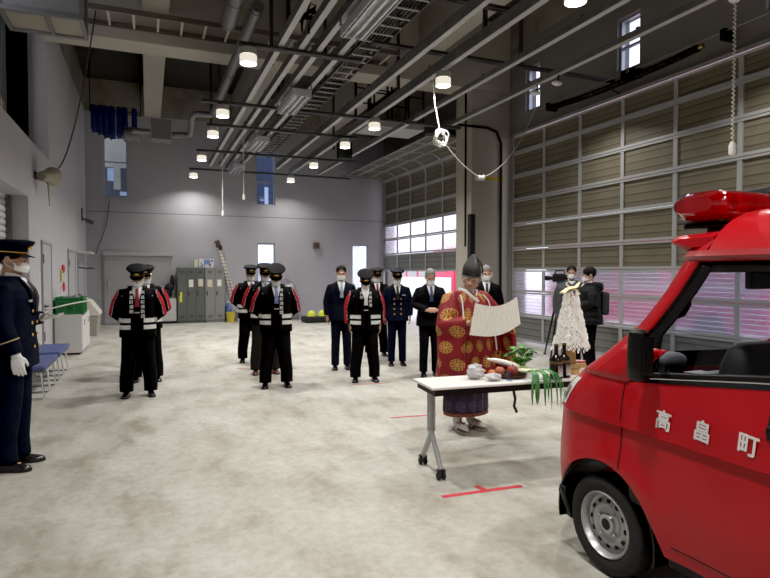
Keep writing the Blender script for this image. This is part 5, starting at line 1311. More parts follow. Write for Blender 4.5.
b = MB(); b.tube([(-.13,.03,1.42),(-.12,.12,1.40),(0,.165,1.38),(.12,.12,1.40),(.13,.03,1.42)], [(.05,.06),(.06,.08),(.065,.09),(.06,.08),(.05,.06)], 10, round_=True); b.build('hood', puffk, t, smooth=True)
b = MB(); b.box((-.13,.17,.95),(.13,.29,1.32)); b.build('backpack', mat('backpack_black', (.016,.016,.018), .6), t, bevel=.04)

# ---------------------------------------------------------------- the priest
def robe_mat():
    k = NT('priest_robe_brocade', (.3,.02,.03), .55); co = k.coord(); s = k.n('SeparateXYZ'); k.l(co, s.inputs[0]); x, y, z = s.outputs
    u = k.math('MULTIPLY', k.math('ARCTAN2', x, k.math('MULTIPLY', y, -1)), .30)
    cw, chh = .185, .165
    row = k.math('FLOOR', k.math('DIVIDE', z, chh)); par = k.math('MULTIPLY', k.math('FRACT', k.math('MULTIPLY', row, .5)), 1.0)
    lu = k.math('MULTIPLY', k.math('SUBTRACT', k.math('FRACT', k.math('ADD', k.math('DIVIDE', u, cw), par)), .5), cw)
    lv = k.math('MULTIPLY', k.math('SUBTRACT', k.math('FRACT', k.math('DIVIDE', z, chh)), .5), chh)
    r = k.math('SQRT', k.math('ADD', k.math('MULTIPLY', lu, lu), k.math('MULTIPLY', lv, lv))); th = k.math('ARCTAN2', lv, lu)
    disc = k.math('LESS_THAN', r, .060); ring = k.math('MULTIPLY', k.math('GREATER_THAN', r, .046), k.math('LESS_THAN', r, .051))
    pet = k.math('MULTIPLY', k.math('MULTIPLY', k.math('GREATER_THAN', k.math('COSINE', k.math('MULTIPLY', th, 8)), .25), k.math('GREATER_THAN', r, .016)), k.math('LESS_THAN', r, .043))
    scal = k.math('MULTIPLY', k.math('GREATER_THAN', k.math('COSINE', k.math('MULTIPLY', th, 12)), .55), k.math('GREATER_THAN', r, .054))
    m = k.math('MULTIPLY', disc, k.math('SUBTRACT', 1, k.math('MINIMUM', 1, k.math('ADD', k.math('ADD', ring, pet), scal))))
    lat = k.math('GREATER_THAN', k.math('MULTIPLY', k.math('SINE', k.math('MULTIPLY', k.math('ADD', u, z), 190)), k.math('SINE', k.math('MULTIPLY', k.math('SUBTRACT', u, z), 190))), .15)
    base = k.mix(lat, (.20,.010,.020), (.28,.026,.026))
    k.color(k.mix(m, base, (.50,.30,.075))); k.b.inputs['Specular IOR Level'].default_value = .3
    k.bump(k.noise(co, 9, 4), .5, .03); return k.m
def hakama_mat():
    k = NT('priest_hakama_purple', (.02,.008,.03), .6); co = k.coord(); s = k.n('SeparateXYZ'); k.l(co, s.inputs[0]); x, y, z = s.outputs
    u = k.math('MULTIPLY', k.math('ARCTAN2', x, k.math('MULTIPLY', y, -1)), .24); cw = .15
    lu = k.math('MULTIPLY', k.math('SUBTRACT', k.math('FRACT', k.math('DIVIDE', u, cw)), .5), cw); lv = k.math('MULTIPLY', k.math('SUBTRACT', k.math('FRACT', k.math('DIVIDE', z, .19)), .5), .19)
    r = k.math('SQRT', k.math('ADD', k.math('MULTIPLY', lu, lu), k.math('MULTIPLY', lv, lv))); th = k.math('ARCTAN2', lv, lu)
    m = k.math('MULTIPLY', k.math('LESS_THAN', r, .055), k.math('GREATER_THAN', k.math('COSINE', k.math('MULTIPLY', th, 8)), .0)); rg = k.math('MULTIPLY', k.math('GREATER_THAN', r, .048), k.math('LESS_THAN', r, .055))
    k.color(k.mix(k.math('MULTIPLY', k.math('MAXIMUM', m, rg), .7), (.012,.006,.022), (.085,.05,.11))); return k.m
robe_m, hak_m = robe_mat(), hakama_mat()
PX, PY, PRZ, PH = 2.97, 5.08, 10, 1.64
t = thing('person', 'priest in red and gold brocade robe and black hat reading a large paper', 'person', (PX,PY,0), rad(PRZ)); t.scale = (PH/1.70,)*3
MH = Matrix.Translation((0,-.02,1.475)) @ Matrix.Rotation(rad(2),4,'Z') @ Matrix.Rotation(rad(24),4,'X')
PA = {-1: (Vector((-.19,.0,1.39)), Vector((-.34,-.06,1.10)), Vector((-.235,-.335,1.16)), Vector((.30,-.80,.25)), Vector((.8,.3,.1)), Vector((.0,-.35,1)), .95),
       1: (Vector((.19,.0,1.39)), Vector((.47,-.02,1.10)), Vector((.365,-.315,1.17)), Vector((-.30,-.80,.25)), Vector((-.8,.3,.1)), Vector((.0,-.35,1)), .95)}
b = MB(); b.M = MH; head_blobs(b); b.M = None
b.rings(torso_rings([(.86,.13,.09,.01),(1.0,.14,.09,.01),(1.2,.15,.10,.0),(1.36,.15,.08,.0),(1.43,.09,.06,-.005),(1.48,.05,.05,-.015)], 18))
for s in (-1, 1):
    sh, e, w, d, pn, th, cu = PA[s]
    b.tube([sh-Vector((s*.06,0,.0)), sh, (sh+e)/2, e, (e+w)/2, w], [.05,.05,.042,.036,.034,.026], 10); hand(b, w, d, pn, th, 1.0, cu)
    b.tube([(s*.075,.01,.92),(s*.085,.0,.72),(s*.09,-.008,.47),(s*.095,.02,.25),(s*.095,.025,.05),(s*.095,-.06,.035)], [.075,.07,.05,.045,.034,.028], 10)
remesh('body', b, .0055, skin, t, smooth_it=2, fac=.4)
# robe: torso cone and hanging sleeves in one garment
RT = [(.50,.345,.265,.0),(.62,.335,.255,.0),(.80,.31,.235,.0),(1.0,.285,.205,.0),(1.18,.27,.18,.0),(1.30,.255,.16,.0),(1.38,.215,.128,.0),(1.435,.13,.09,-.006),(1.475,.078,.078,-.015)]
b = MB(); rr = torso_rings(RT, 40, 2.2)
for i, rg in enumerate(rr):
    f_ = max(0, 1-(RT[i][0]-.5)/.7)
    rr[i] = [Vector(p)*1 + Vector((p[0],p[1],0)).normalized()*(.016*f_*math.sin(k*2*PI/40*9)) for k, p in enumerate(rg)]
b.rings(rr)
for s in (-1, 1):
    sh, e, w, *_ = PA[s]
    b.tube([sh-Vector((s*.08,0,-.01)), sh+Vector((s*.02,0,-.02)), sh.lerp(e,.55), e, e.lerp(w,.55), w-(w-e).normalized()*.03], [.08,.098,.105,.10,.088,.07], 16)
    # hanging sleeve bag below the forearm
    def slv(u, v, s=s, e=e, w=w, sh=sh):
        a0 = sh.lerp(e,.55) + Vector((s*.03,.06,0)); p = (a0.lerp(e,u*2) if u < .5 else e.lerp(w-(w-e).normalized()*.03,(u-.5)*2)); drop = (.58-.14*abs(u-.45))*v
        return p + Vector((s*(.035*math.sin(v*PI)+.012*math.sin(u*14)*v), .02*math.sin(u*9+s)*v, -drop))
    n1, n2 = 12, 10
    for off in (0,):
        g = MB(); vs = []
        for j in range(n2+1):
            for i in range(n1+1):
                p = slv(i/n1, j/n2); vs.append(p)
        th_ = Vector((.030,0,0))
        vv = [p + th_*(1 if s > 0 else 1) for p in vs] + [p - th_ for p in vs]; N_ = len(vs); fs = []
        for j in range(n2):
            for i in range(n1):
                q = [j*(n1+1)+i, j*(n1+1)+i+1, (j+1)*(n1+1)+i+1, (j+1)*(n1+1)+i]; fs.append(tuple(q)); fs.append(tuple(reversed([N_+x for x in q])))
        for i in range(n1):
            fs.append((i, N_+i, N_+i+1, i+1)); q = n2*(n1+1)+i; fs.append((q, q+1, N_+q+1, N_+q))
        for j in range(n2):
            q = j*(n1+1); fs.append((q, q+n1+1, N_+q+n1+1, N_+q)); q = j*(n1+1)+n1; fs.append((q, N_+q, N_+q+n1+1, q+n1+1))
        b.add(vv, fs)
remesh('robe', b, .011, robe_m, t, smooth_it=3)
b = MB(); hr = []
for z, rx, ry in ((.215,.255,.185),(.4,.25,.18),(.62,.235,.17),(.85,.19,.14)):
    hr.append([(rx*(1+.05*math.cos(k*2*PI/56*14))*math.cos(2*PI*k/56), ry*(1+.05*math.cos(k*2*PI/56*14))*math.sin(2*PI*k/56), z) for k in range(56)])
b.rings(hr); b.build('hakama', hak_m, t, smooth=True)
b = MB(); b.rings([[(.262*math.cos(a), .192*math.sin(a), z) for a in [2*PI*i/40 for i in range(40)]] for z in (.182,.213)]); b.build('under_robe_hem', mat('hem_brown', (.16,.045,.02), .7), t)
for s in (-1, 1):
    b = MB(); b.M = Matrix.Translation((s*.095,0,0)) @ Matrix.Rotation(rad(s*10),4,'Z'); b.tube([(0,.03,.20),(0,.03,.09),(0,-.02,.07),(0,-.10,.062),(0,-.155,.052)], [(.052,.055),(.046,.05),(.046,.045),(.044,.026),(.030,.018)], 12, round_=True); o = b.build('white_sock', mat('tabi_white', (.62,.61,.58), .8), t, smooth=True)
    b = MB(); b.M = Matrix.Translation((s*.095,0,0)) @ Matrix.Rotation(rad(s*10),4,'Z'); poly = [(w_, y_) for y_, w_ in ((.095,.025),(.06,.045),(-.02,.047),(-.10,.054),(-.165,.046),(-.19,.02))]; poly = poly + [(-a_,c_) for a_,c_ in reversed(poly)]; b.prism(poly, .001, .024, 'z'); so = b.build('sandal', mat('zori_tan', (.30,.25,.2), .6), t, bevel=.004)
    b = MB(); b.M = Matrix.Translation((s*.095,0,0)) @ Matrix.Rotation(rad(s*10),4,'Z'); b.tube([(-.045,-.02,.03),(-.035,-.06,.085),(0,-.115,.083),(.035,-.06,.095),(.045,-.02,.03)], .008, 6); b.build('sandal_strap', white_plastic, so)
# collars, cords on the sleeves
b = MB(); b.tube([(-.085,.02,1.475),(-.075,-.075,1.455),(-.03,-.115,1.40),(.03,-.145,1.345)], [(.010,.026)]*4, 8); b.tube([(.085,.02,1.475),(.075,-.075,1.455),(.03,-.115,1.40)], [(.010,.026)]*3, 8); b.build('inner_collar', shirt_m, t, smooth=True)
b = MB()
for s in (-1, 1): b.tube([(s*.150,-.085,1.425),(s*.175,-.145,1.36),(s*.19,-.178,1.25),(s*.205,-.20,1.10),(s*.225,-.225,.85)], .0075, 6)
b.build('white_cord', shirt_m, t, smooth=True)
# hat
b = MB(); b.M = MH @ Matrix.Translation((0,.012,.160)) @ Matrix.Rotation(rad(-14),4,'X')
rg = []
for z, rx, ry, dx, dy in ((0,.086,.104,0,0),(.045,.088,.106,0,0),(.085,.082,.098,.002,.006),(.125,.064,.080,.010,.014),(.165,.040,.056,.022,.022),(.20,.022,.034,.030,.030),(.214,.006,.014,.032,.034)):
    rg.append([(dx+rx*math.cos(a), dy+ry*math.sin(a), z) for a in [2*PI*i/28 for i in range(28)]])
b.rings(rg); hat = b.build('eboshi_hat', mat('hat_black', (.010,.010,.011), .45, bump=.5, bscale=70), t, smooth=True)
b = MB(); b.M = MH @ Matrix.Translation((0,.012,.160)) @ Matrix.Rotation(rad(-14),4,'X'); b.tube([(.09,-.06,.03),(.078,-.075,.08),(.060,-.06,.13),(.045,-.0,.19)], [(.010,.008)]*4, 6); b.rings([[(rr_*math.cos(a), (rr_+.018)*math.sin(a), z) for a in [2*PI*i/28 for i in range(28)]] for rr_, z in ((.0885,.0),(.091,.004),(.091,.018),(.0885,.022))], cap=False); b.build('hat_fold', mat('hat_gloss', (.008,.008,.009), .3), hat, smooth=True)
eyes(MH, t, True)
hm_ = hair_mesh(MH, front_z=.19, back_z=.05, side_z=.12, k=.985); hm_.build('hair', hair_g, t, smooth=True)
b = MB(); b.M = MH; b.ell((0,-.078,.026),(.026,.020,.024)); b.ell((0,-.086,.012),(.015,.013,.022)); b.tube([(-.030,-.076,.064),(0,-.090,.071),(.030,-.076,.064)], [.004,.006,.004], 6, round_=True); b.tube([(-.036,-.064,.05),(-.03,-.072,.03),(0,-.088,.02)], [.006,.009,.010], 6); b.tube([(.036,-.064,.05),(.03,-.072,.03),(0,-.088,.02)], [.006,.009,.010], 6); b.build('beard', mat('beard_grey', (.34,.34,.33), .8), t, smooth=True)
b = MB(); b.M = MH; b.tube([(-.078,.0,.16),(-.072,-.03,.08),(-.04,-.06,.02),(0,-.075,.0),(.04,-.06,.02),(.072,-.03,.08),(.078,.0,.16)], .003, 5); b.build('hat_cord', shirt_m, t)
# big sheet of paper in the priest's hands
pm = NT('prayer_paper', (.66,.64,.58), .8); _s = pm.n('SeparateXYZ'); pm.l(pm.coord(), _s.inputs[0]); fx = pm.math('FRACT', pm.math('MULTIPLY', _s.outputs['X'], 32)); nz = pm.noise(pm.coord(), 1., 3, .6, (32, 32, 70)); ink = pm.math('MULTIPLY', pm.math('MULTIPLY', pm.math('LESS_THAN', pm.math('ABSOLUTE', pm.math('SUBTRACT', fx, .5)), .16), pm.math('GREATER_THAN', nz, .47)), .30); pm.color(pm.mix(ink, (.70,.68,.62), (.25,.24,.22)))
Wp = Matrix.Translation((PX,PY,0)) @ Matrix.Rotation(rad(PRZ),4,'Z') @ Matrix.Scale(PH/1.70,4)
pp = thing('prayer_paper', 'large white sheet with faint columns of writing held by the priest', 'paper', Wp @ Vector((-.035,-.455,1.20)), rad(PRZ))
b = MB()
def pfn(u, v):
    x = -.32+.645*u + .11*v*(1-u)**1.3; z = -.13+.285*v + .10*u*(1-v)*.7 - .055*math.sin(PI*u) + .045*u*v; y = -.03*math.sin(PI*u) + .05*(v-.5) 
    return (x, y, z)
b.grid(pfn, 24, 10); b.build('sheet', pm.m, pp, smooth=True)
# ------------------------------------------------------------------ red fire vehicle
RX, RY = 2.94, 1.2
XS, XC, YR = 2.2, 2.94, -.55
carred = mat('car_red_paint', (.42,.006,.012), .32, 0., coat=.35, spec=.25)
carblk = mat('car_black_trim', (.006,.006,.007), .4, spec=.3)
gls = glassmat('car_glass', (.74,.76,.80), .01, .95, (.7,.75,.8))
KEY = [ # z, side inset, corner centre Y, corner radius, front bow
 (.20,.035,2.53,.33,.03),(.30,.018,2.56,.33,.03),(.50,.0,2.57,.33,.035),(.60,.004,2.57,.33,.035),(.811,.015,2.565,.32,.04),(.82,.0,2.56,.32,.04),(.90,.008,2.53,.31,.04),(.97,.018,2.49,.30,.04),(1.05,.035,2.42,.28,.05),
 (1.12,.045,2.33,.265,.06),(1.20,.058,2.235,.25,.08),(1.33,.085,2.09,.23,.09),(1.50,.112,1.97,.21,.09),(1.67,.135,1.87,.20,.09)]
def kz(z):
    if z <= KEY[0][0]: return KEY[0][1:]
    for a, b in zip(KEY, KEY[1:]):
        if a[0] <= z <= b[0]:
            u = (z-a[0])/(b[0]-a[0]); return tuple(a[i]+(b[i]-a[i])*u for i in range(1,5))
    return KEY[-1][1:]
def side(y, z, off=0.):
    """point of the left flank at (y,z); off>0 outwards"""
    f, Yc, r, bw = kz(z); x = XS+f
    if y > Yc:
        d = min(r*.999, y-Yc); x = XS+f+r-math.sqrt(r*r-d*d)
    dd = math.hypot(y-2.33, z-.25); 
    if z < .82: x -= .014*math.exp(-((dd-.37)/.07)**2)
    return Vector((x-off, y, z))
def ringpt(s, z, off=0.):
    """s: 0..1 rear-left to left corner, 1..2 corner arc, 2..3 to front centre"""
    f, Yc, r, bw = kz(z)
    if s <= 1: return side(YR+(Yc-YR)*s, z, off)
    if s <= 2:
        a = (s-1)*PI/2; p = Vector((XS+f+r-(r+off)*math.cos(a), Yc+(r+off)*math.sin(a), z)); 
        if z < .82 and a < .9:
            dd = math.hypot(p.y-2.33, z-.25); p.x -= .014*math.exp(-((dd-.37)/.07)**2)
        return p
    u = s-2; x0 = XS+f+r; return Vector((x0+(XC-x0)*u, Yc+r+off+bw*(1-(1-u)**2), z))
def mir(p): return Vector((2*XC-p.x, p.y, p.z))
CAR = thing('fire_truck', 'red kei fire vehicle with light bar and white lettering on its door, at right', 'fire truck', (RX,RY,0))
def CM(): b = MB(); b.M = Matrix.Translation((-RX,-RY,0)); return b
# columns of the lower shell
S = []
ys = [YR + i*.06 for i in range(int((2.57-YR)/.06))]
S = [(y-YR)/(2.565-YR) for y in ys if y < 2.56] + [1.0] + [1+i/14 for i in range(1,15)] + [2+i/6 for i in range(1,7)]
def zlo(s):
    p = ringpt(s, .5); z = .275 if s <= 1 else .235
    for cy in (2.36, .33):
        d = abs(p.y-cy)
        if d < .352 and p.x < 2.55: z = max(z, .255+math.sqrt(.352**2-d*d))
    return z
def belt(s):
    p = ringpt(s, .9)
    if s <= 1: return 1.165 - .115*max(0, min(1, (p.y-1.45)/.85)) 
    return 1.05
def lower(side_fn):
    b = CM(); n1, n2 = 9, 7; vs = []
    for s in S:
        lo, hi = zlo(s), belt(s)
        zs = [lo+(.811-lo)*i/n1 for i in range(n1+1)] + [.82+(hi-.82)*i/n2 for i in range(n2+1)]
        vs += [side_fn(ringpt(s, z)) for z in zs]
    m = n1+n2+2; b.add(vs, [(i*m+j, i*m+j+1, (i+1)*m+j+1, (i+1)*m+j) for i in range(len(S)-1) for j in range(m-1)])
    return b
bl = lower(lambda p: p); 
br = lower(mir); 
for f_ in br.f: pass
off = len(bl.v); bl.v += br.v; bl.f += [[off+i for i in reversed(f_)] for f_ in br.f]; bl.mi += br.mi
# rear end and floor pan
o = bl.build('body_shell', carred, CAR, smooth=True, angle=32, recalc=False)
b = CM(); b.box((XS+.05,YR,.24),(2*XC-XS-.05,YR+.03,1.72)); b.box((XS+.35,YR,.26),(2*XC-XS-.35,2.60,.30)); b.box((XS+.045,.75,.26),(XS+.36,1.95,.30)); b.box((2*XC-XS-.36,.75,.26),(2*XC-XS-.045,1.95,.30)); b.build('floor_pan', carblk, CAR)
# upper rear panels behind the door windows (outside the photo)
b = CM()
for fn in (lambda p: p, mir):
    b.grid(lambda u, v: fn(side(YR+(1.05-YR)*u, 1.10+.57*v)), 12, 8)
b.build('rear_side_panel', carred, CAR, smooth=True)
# windscreen pillars (red) and windscreen
def pill(fn, s0, s1, z0, z1, n=6, nz=16, off=0.):
    b = CM(); b.grid(lambda u, v: fn(ringpt(s0+(s1-s0)*u, z0+(z1-z0)*v, off)), n, nz); return b
for fn in (lambda p: p, mir):
    b = CM(); b.grid(lambda u, v: fn(ringpt(1.05+.37*u, 1.045+.63*v)), 6, 18); b.grid(lambda u, v: fn(ringpt(.93+.23*u, 1.045+.185*v, .001)), 5, 5)
    # red door-frame strip just behind the corner
    def strip(u, v):
        z = 1.12+.555*v; f, Yc, r, bw = kz(z); return fn(side(Yc-.035+.035*u, z))
    b.build('front_pillar', carred, CAR, smooth=True, solid=.012)
    b = CM()
    def sash(u, v):
        z = 1.12+.525*v; f, Yc, r, bw = kz(z); y0_ = min(Yc-.065, 2.055); return fn(side(y0_+(min(Yc,2.24)-y0_)*u, z, -.006))
    b.grid(sash, 5, 18); b.grid(lambda u, v: fn(ringpt(1.0+.06*u, 1.21+.45*v, -.004)), 3, 18)
    b.grid(lambda u, v: fn(side(.98+.86*u - .02*v, 1.60+.06*v, -.003)), 16, 2)
    b.grid(lambda u, v: fn(side(.98+.12*u, 1.14+.50*v, -.003)), 2, 8)
    b.build('door_sash', carblk, CAR, smooth=True, solid=.008)
    b = CM()
    def gl_(u, v):
        z = 1.10+.525*v; f, Yc, r, bw = kz(z); y1 = min(Yc-.055, 2.065); return fn(side(1.07+(y1-1.07)*u, z, -.016))
    b.grid(gl_, 14, 8); b.build('side_window', gls, CAR, smooth=True)
    b = CM()
    def bel(u, v):
        y = 1.0+1.13*u; s = (y-YR)/(2.565-YR); z = belt(s)+.0+.032*v; return fn(side(y, z, .006-.006*v))
    b.grid(bel, 14, 3); b.build('belt_weatherstrip', carblk, CAR, smooth=True, solid=.012)
    b = CM(); b.tube([fn(side(1.0+1.1*i/12, belt((1.0+1.1*i/12-YR)/(2.565-YR))+.004, .011)) for i in range(13)], .0035, 6); b.build('belt_chrome', chrome, CAR, smooth=True)
b = CM()
def ws(u, v):
    s = 1.42+ (3-1.42)*min(1,u*2) if u <= .5 else 1.42+(3-1.42)*min(1,(1-u)*2); p = ringpt(s, 1.05+.62*v, -.006); return p if u <= .5 else mir(p)
b.grid(ws, 40, 14); b.build('windscreen', gls, CAR, smooth=True)
b = CM()
def cowl(u, v):
    s = 1.0+2.0*min(1,u*2) if u <= .5 else 1.0+2.0*min(1,(1-u)*2); p = ringpt(s, 1.03+.05*v, .002); return p if u <= .5 else mir(p)
b.grid(cowl, 40, 2); b.build('cowl', carred, CAR, smooth=True)
b = CM()
b.grid(lambda u, v: (lambda p: p if u <= .5 else mir(p))(ringpt(1.05+1.95*min(1,(u if u <= .5 else 1-u)*2), .98+.125*v, -.02)), 40, 2); b.build('dash_front_pad', mat('cabin_black', (.014,.014,.015), .6), CAR, smooth=True)
# roof
def roofpt(u, v):
    """u 0..1 left-front-right round the plan, v 0..1 edge to middle"""
    w = u*2 if u <= .5 else (1-u)*2; s = .0+3.0*w
    d = .72*v; p = ringpt(min(3, s), 1.67); c = Vector((XC, min(p.y, 1.0) if s <= 1 else 1.0, 0))
    q = p.copy(); k = v; q.x = p.x+(XC-p.x)*k
    if s > 1: q.y = p.y + (1.0-p.y)*k*.85
    z = 1.675+.225*(1-math.exp(-k*.72/.16)) + .02*k
    q.z = z
    return q if u <= .5 else mir(q)
b = CM(); b.grid(roofpt, 96, 14)
b.build('roof', carred, CAR, smooth=True, recalc=True)
b = CM()
def gut(u, v):
    w = u*2 if u <= .5 else (1-u)*2; p = ringpt(3.0*w, 1.67, [0,.018,.022,.012,0][int(v*4+.5)]); p.z = 1.645+.055*v; return p if u <= .5 else mir(p)
b.grid(gut, 96, 4); b.build('roof_gutter', mat('car_red_dark', (.30,.006,.012), .35, coat=.5), CAR, smooth=True)
# light bar bracket wing
b = CM(); pr = [(2.165,1.755),(2.15,1.735),(2.02,1.672),(1.86,1.66),(1.86,1.795),(2.12,1.785)]
rg = []
for x, k in ((2.40,.35),(2.43,.8),(2.50,1),(3.38,1),(3.45,.8),(3.48,.35)): rg.append([(x, 1.95+(y-1.95)*(.55+.45*k), 1.745+(z-1.745)*k) for y, z in pr])
b.rings(rg); b.build('light_bar_bracket', carred, CAR, smooth=True, angle=30)
# light bar (stands on the roof bracket: part of the vehicle)
lens = NT('beacon_lens_red', (.32,.004,.012), .06); lens.b.inputs['Transmission Weight'].default_value = .72; lens.b.inputs['IOR'].default_value = 1.35; lens.b.inputs['Coat Weight'].default_value = 1.
refl = mat('beacon_reflector', (.75,.05,.04), .15, .5, emis=(.9,.02,.02), estr=.22)
def barshell(b, x0, x1, yc, zc, ry, rz, n=20, k=4.):
    rg = []
    for i in range(n+1):
        t = -1+2*i/n; x = (x0+x1)/2+(x1-x0)/2*t; q = (1-abs(t)**14)**.4 if abs(t) < 1 else .05; q = max(q, .48)
        rg.append([(x, yc+ry*(.55+.45*q)*math.copysign(abs(math.cos(a))**(2/k), math.cos(a)), zc+rz*q*math.copysign(abs(math.sin(a))**(2/2.4), math.sin(a))) for a in [2*PI*j/24 for j in range(24)]])
    b.rings(rg)
b = CM(); barshell(b, 2.46, 3.46, 2.05, 1.925, .14, .075); lb = b.build('light_bar', lens.m, CAR, smooth=True)
for x in (2.53, 2.66, 2.83, 3.04, 3.22):
    b = CM(); b.box((x,1.96,1.885),(x+.10,2.14,1.965)); b.lathe([(0,-.012),(.03,-.012),(.034,0),(.0,.004)], (x+.05,1.94,1.925), 14, axis='y'); b.build('reflector', refl, lb, bevel=.012)
b = CM(); b.box((2.50,1.93,1.838),(3.40,2.17,1.850)); b.box((2.52,1.95,1.815),(3.38,2.15,1.8375)); b.build('light_bar_base', carblk, lb, bevel=.006)
b = CM(); b.box((2.62,1.98,1.78),(2.72,2.1,1.8145)); b.box((3.16,1.98,1.78),(3.26,2.1,1.8145)); b.build('bracket_foot', carred, CAR, bevel=.008)
b = CM(); b.box((2.87,1.895,1.845),(3.05,2.205,2.03)); b.build('siren_speaker', carblk, CAR, smooth=True, bevel=.035)
# door shut lines and handle
gap = mat('shut_line', (.006,.002,.002), .8)
for fn in (lambda p: p, mir):
    b = CM(); b.tube([fn(side(2.235, .60+i*.035, .0005)) for i in range(14)], .0032, 6); b.tube([fn(side(1.02, .29+i*.05, .0005)) for i in range(18)], .0035, 6); b.tube([fn(side(1.02+ i*.05, .335, .0005)) for i in range(19)], .003, 6); b.build('shut_line', gap, CAR)
    b = CM(); b.grid(lambda u, v: fn(side(1.33+.17*u, .945+.10*v, .0015)), 4, 4); hd = b.build('handle_recess', mat('handle_recess_dark', (.03,.004,.005), .5), CAR); b = CM(); b.tube([fn(side(1.34+.15*i/6, .985, .012)) for i in range(7)], [(.012,.02)]*7, 8); b.build('door_handle', carblk, hd, smooth=True)
# lettering
let = mat('letter_white', (.74,.73,.72), .5)
for ch, y in (('高',1.975),('畠',1.772),('町',1.565)):
    me = fatten(text_mesh(ch, .096, .0006, 0), .0022); o = link('door_lettering', me, let, CAR); p = side(y, .905, .004)
    o.matrix_local = Matrix.Translation((p.x-RX, p.y-RY, p.z)) @ Matrix(((0,.14,-1,0),(-1,0,0,0),(0,1,0,0),(0,0,0,1)))
    o['label'] = 'white lettering on the red door'
# headlights, front trim, bumper
for fn in (lambda p: p, mir):
    b = CM(); b.grid(lambda u, v: fn(ringpt(1.24+.95*u, .845+(.115+.05*(1-u))*v, .006*math.sin(PI*u)*math.sin(PI*v)+.003)), 12, 6); hl_ = b.build('headlight', mat('headlight_lens', (.85,.86,.88), .08, .1, coat=1.), CAR, smooth=True)
    b = CM(); b.grid(lambda u, v: fn(ringpt(1.30+.25*u, .87+.08*v, .0105)), 4, 3); b.build('indicator', mat('indicator_clear', (.30,.28,.27), .1), hl_, smooth=True)
    b = CM(); b.grid(lambda u, v: fn(ringpt(1.36+1.64*u, .24+.07*v, .012)), 20, 2); b.build('lower_bumper', carblk, CAR, smooth=True, solid=.02)
    # wheel arch liner and flap
    for cy in (2.36, .33):
        b = CM(); rg = [[fn(Vector((x, cy+r_*math.cos(a), .255+r_*math.sin(a)))) for x, r_ in ((XS+.008,.349),(XS+.006,.335),(XS+.03,.335),(XS+.30,.335))] for a in [rad(-12+i*204/30) for i in range(31)]]
        b.rings(rg, cap=False, closed=False); b.build('wheel_arch', carblk, CAR, smooth=True, recalc=True)
    b = CM(); b.grid(lambda u, v: fn(ringpt(1.14+.10*u, .20+.17*v, .012)), 3, 4); b.build('arch_flare', carblk, CAR, smooth=True, solid=.02)
    b = CM(); b.grid(lambda u, v: fn(side(.72+1.24*u, .225+.045*v, -.03)), 10, 2); b.build('rocker', carblk, CAR, solid=.02)
# mirror
b = CM(); rg = []
for z, w, d in ((1.085,.024,.035),(1.10,.036,.052),(1.16,.040,.055),(1.26,.040,.052),(1.315,.036,.045),(1.33,.02,.028)): rg.append([(2.14+w*math.copysign(abs(math.cos(a))**.7, math.cos(a)), 2.06+d*math.copysign(abs(math.sin(a))**.7, math.sin(a)), z) for a in [2*PI*i/20 for i in range(20)]])
b.rings(rg); mo = b.build('side_mirror', carblk, CAR, smooth=True)
b = CM(); b.box((2.108,2.003,1.115),(2.172,2.0055,1.30)); b.build('mirror_glass', mat('mirror_glass', (.03,.03,.032), .05, .3), mo)
b = CM(); b.tube([(2.15,2.07,1.10),(2.20,2.09,1.095),(2.25,2.10,1.10)], .022, 8); b.tube([(2.15,2.07,1.22),(2.22,2.09,1.22)], .018, 8); b.build('mirror_arm', carblk, mo, smooth=True)
for fn in (lambda p: p, mir):
    b = CM(); b.grid(lambda u, v: fn(side(.8+1.4*u, .45+(belt((.8+1.4*u-YR)/(2.565-YR))+.025-.45)*v, -.03)), 12, 5); b.build('door_trim', mat('cabin_black', (.014,.014,.015), .6), CAR, smooth=True)
# wheels
tyre = mat('tyre_black', (.016,.016,.017), .8, bump=.2, bscale=80); rim_m = mat('rim_silver', (.42,.42,.425), .35, .55)
def wheel(x, y, s):
    b = CM(); b.lathe([(.172,-.055),(.185,-.065),(.22,-.070),(.245,-.062),(.258,-.048),(.262,0),(.258,.048),(.245,.062),(.22,.07),(.185,.065),(.172,.055)], (x,y,.262), 48, axis='x', cap=False); w = b.build('wheel', tyre, CAR, smooth=True)
    b = CM(); g = -s
    b.lathe([(.172,g*-.06),(.174,g*.058),(.166,g*.066),(.160,g*.058),(.150,g*.02),(.135,g*.012),(.118,g*.028),(.100,g*.036),(.075,g*.024),(.055,g*.030),(.048,g*.045),(.0,g*.045)], (x,y,.262), 48, axis='x', cap=False); b.build('rim', rim_m, w, smooth=True)
    for k in range(12):
        b = CM(); a = 2*PI*k/12; c = (x+g*.0285, y+.119*math.cos(a), .262+.119*math.sin(a)); b.M = Matrix.Translation((-RX,-RY,0)) @ Matrix.Translation(c) @ Matrix.Rotation(a,4,'X'); b.box((-.004,-.011,-.013),(.006,.011,.013)); b.build('vent_hole', gap, w, bevel=.005)
    b = CM()
    for k in range(4):
        a = 2*PI*k/4+.6; b.lathe([(0,g*.018),(.010,g*.018),(.010,g*.045),(0,g*.05)], (x, y+.066*math.cos(a), .262+.066*math.sin(a)), 6, axis='x')
    b.build('wheel_nut', chrome, w)
    b = CM(); b.lathe([(0,g*.046),(.030,g*.046),(.034,g*.035),(.034,g*.03)], (x,y,.262), 20, axis='x', cap=True); b.build('hub_cap', carblk, w, smooth=True)
for y in (2.36, .33):
    wheel(2.28, y, 1); wheel(2*XC-2.28, y, -1)
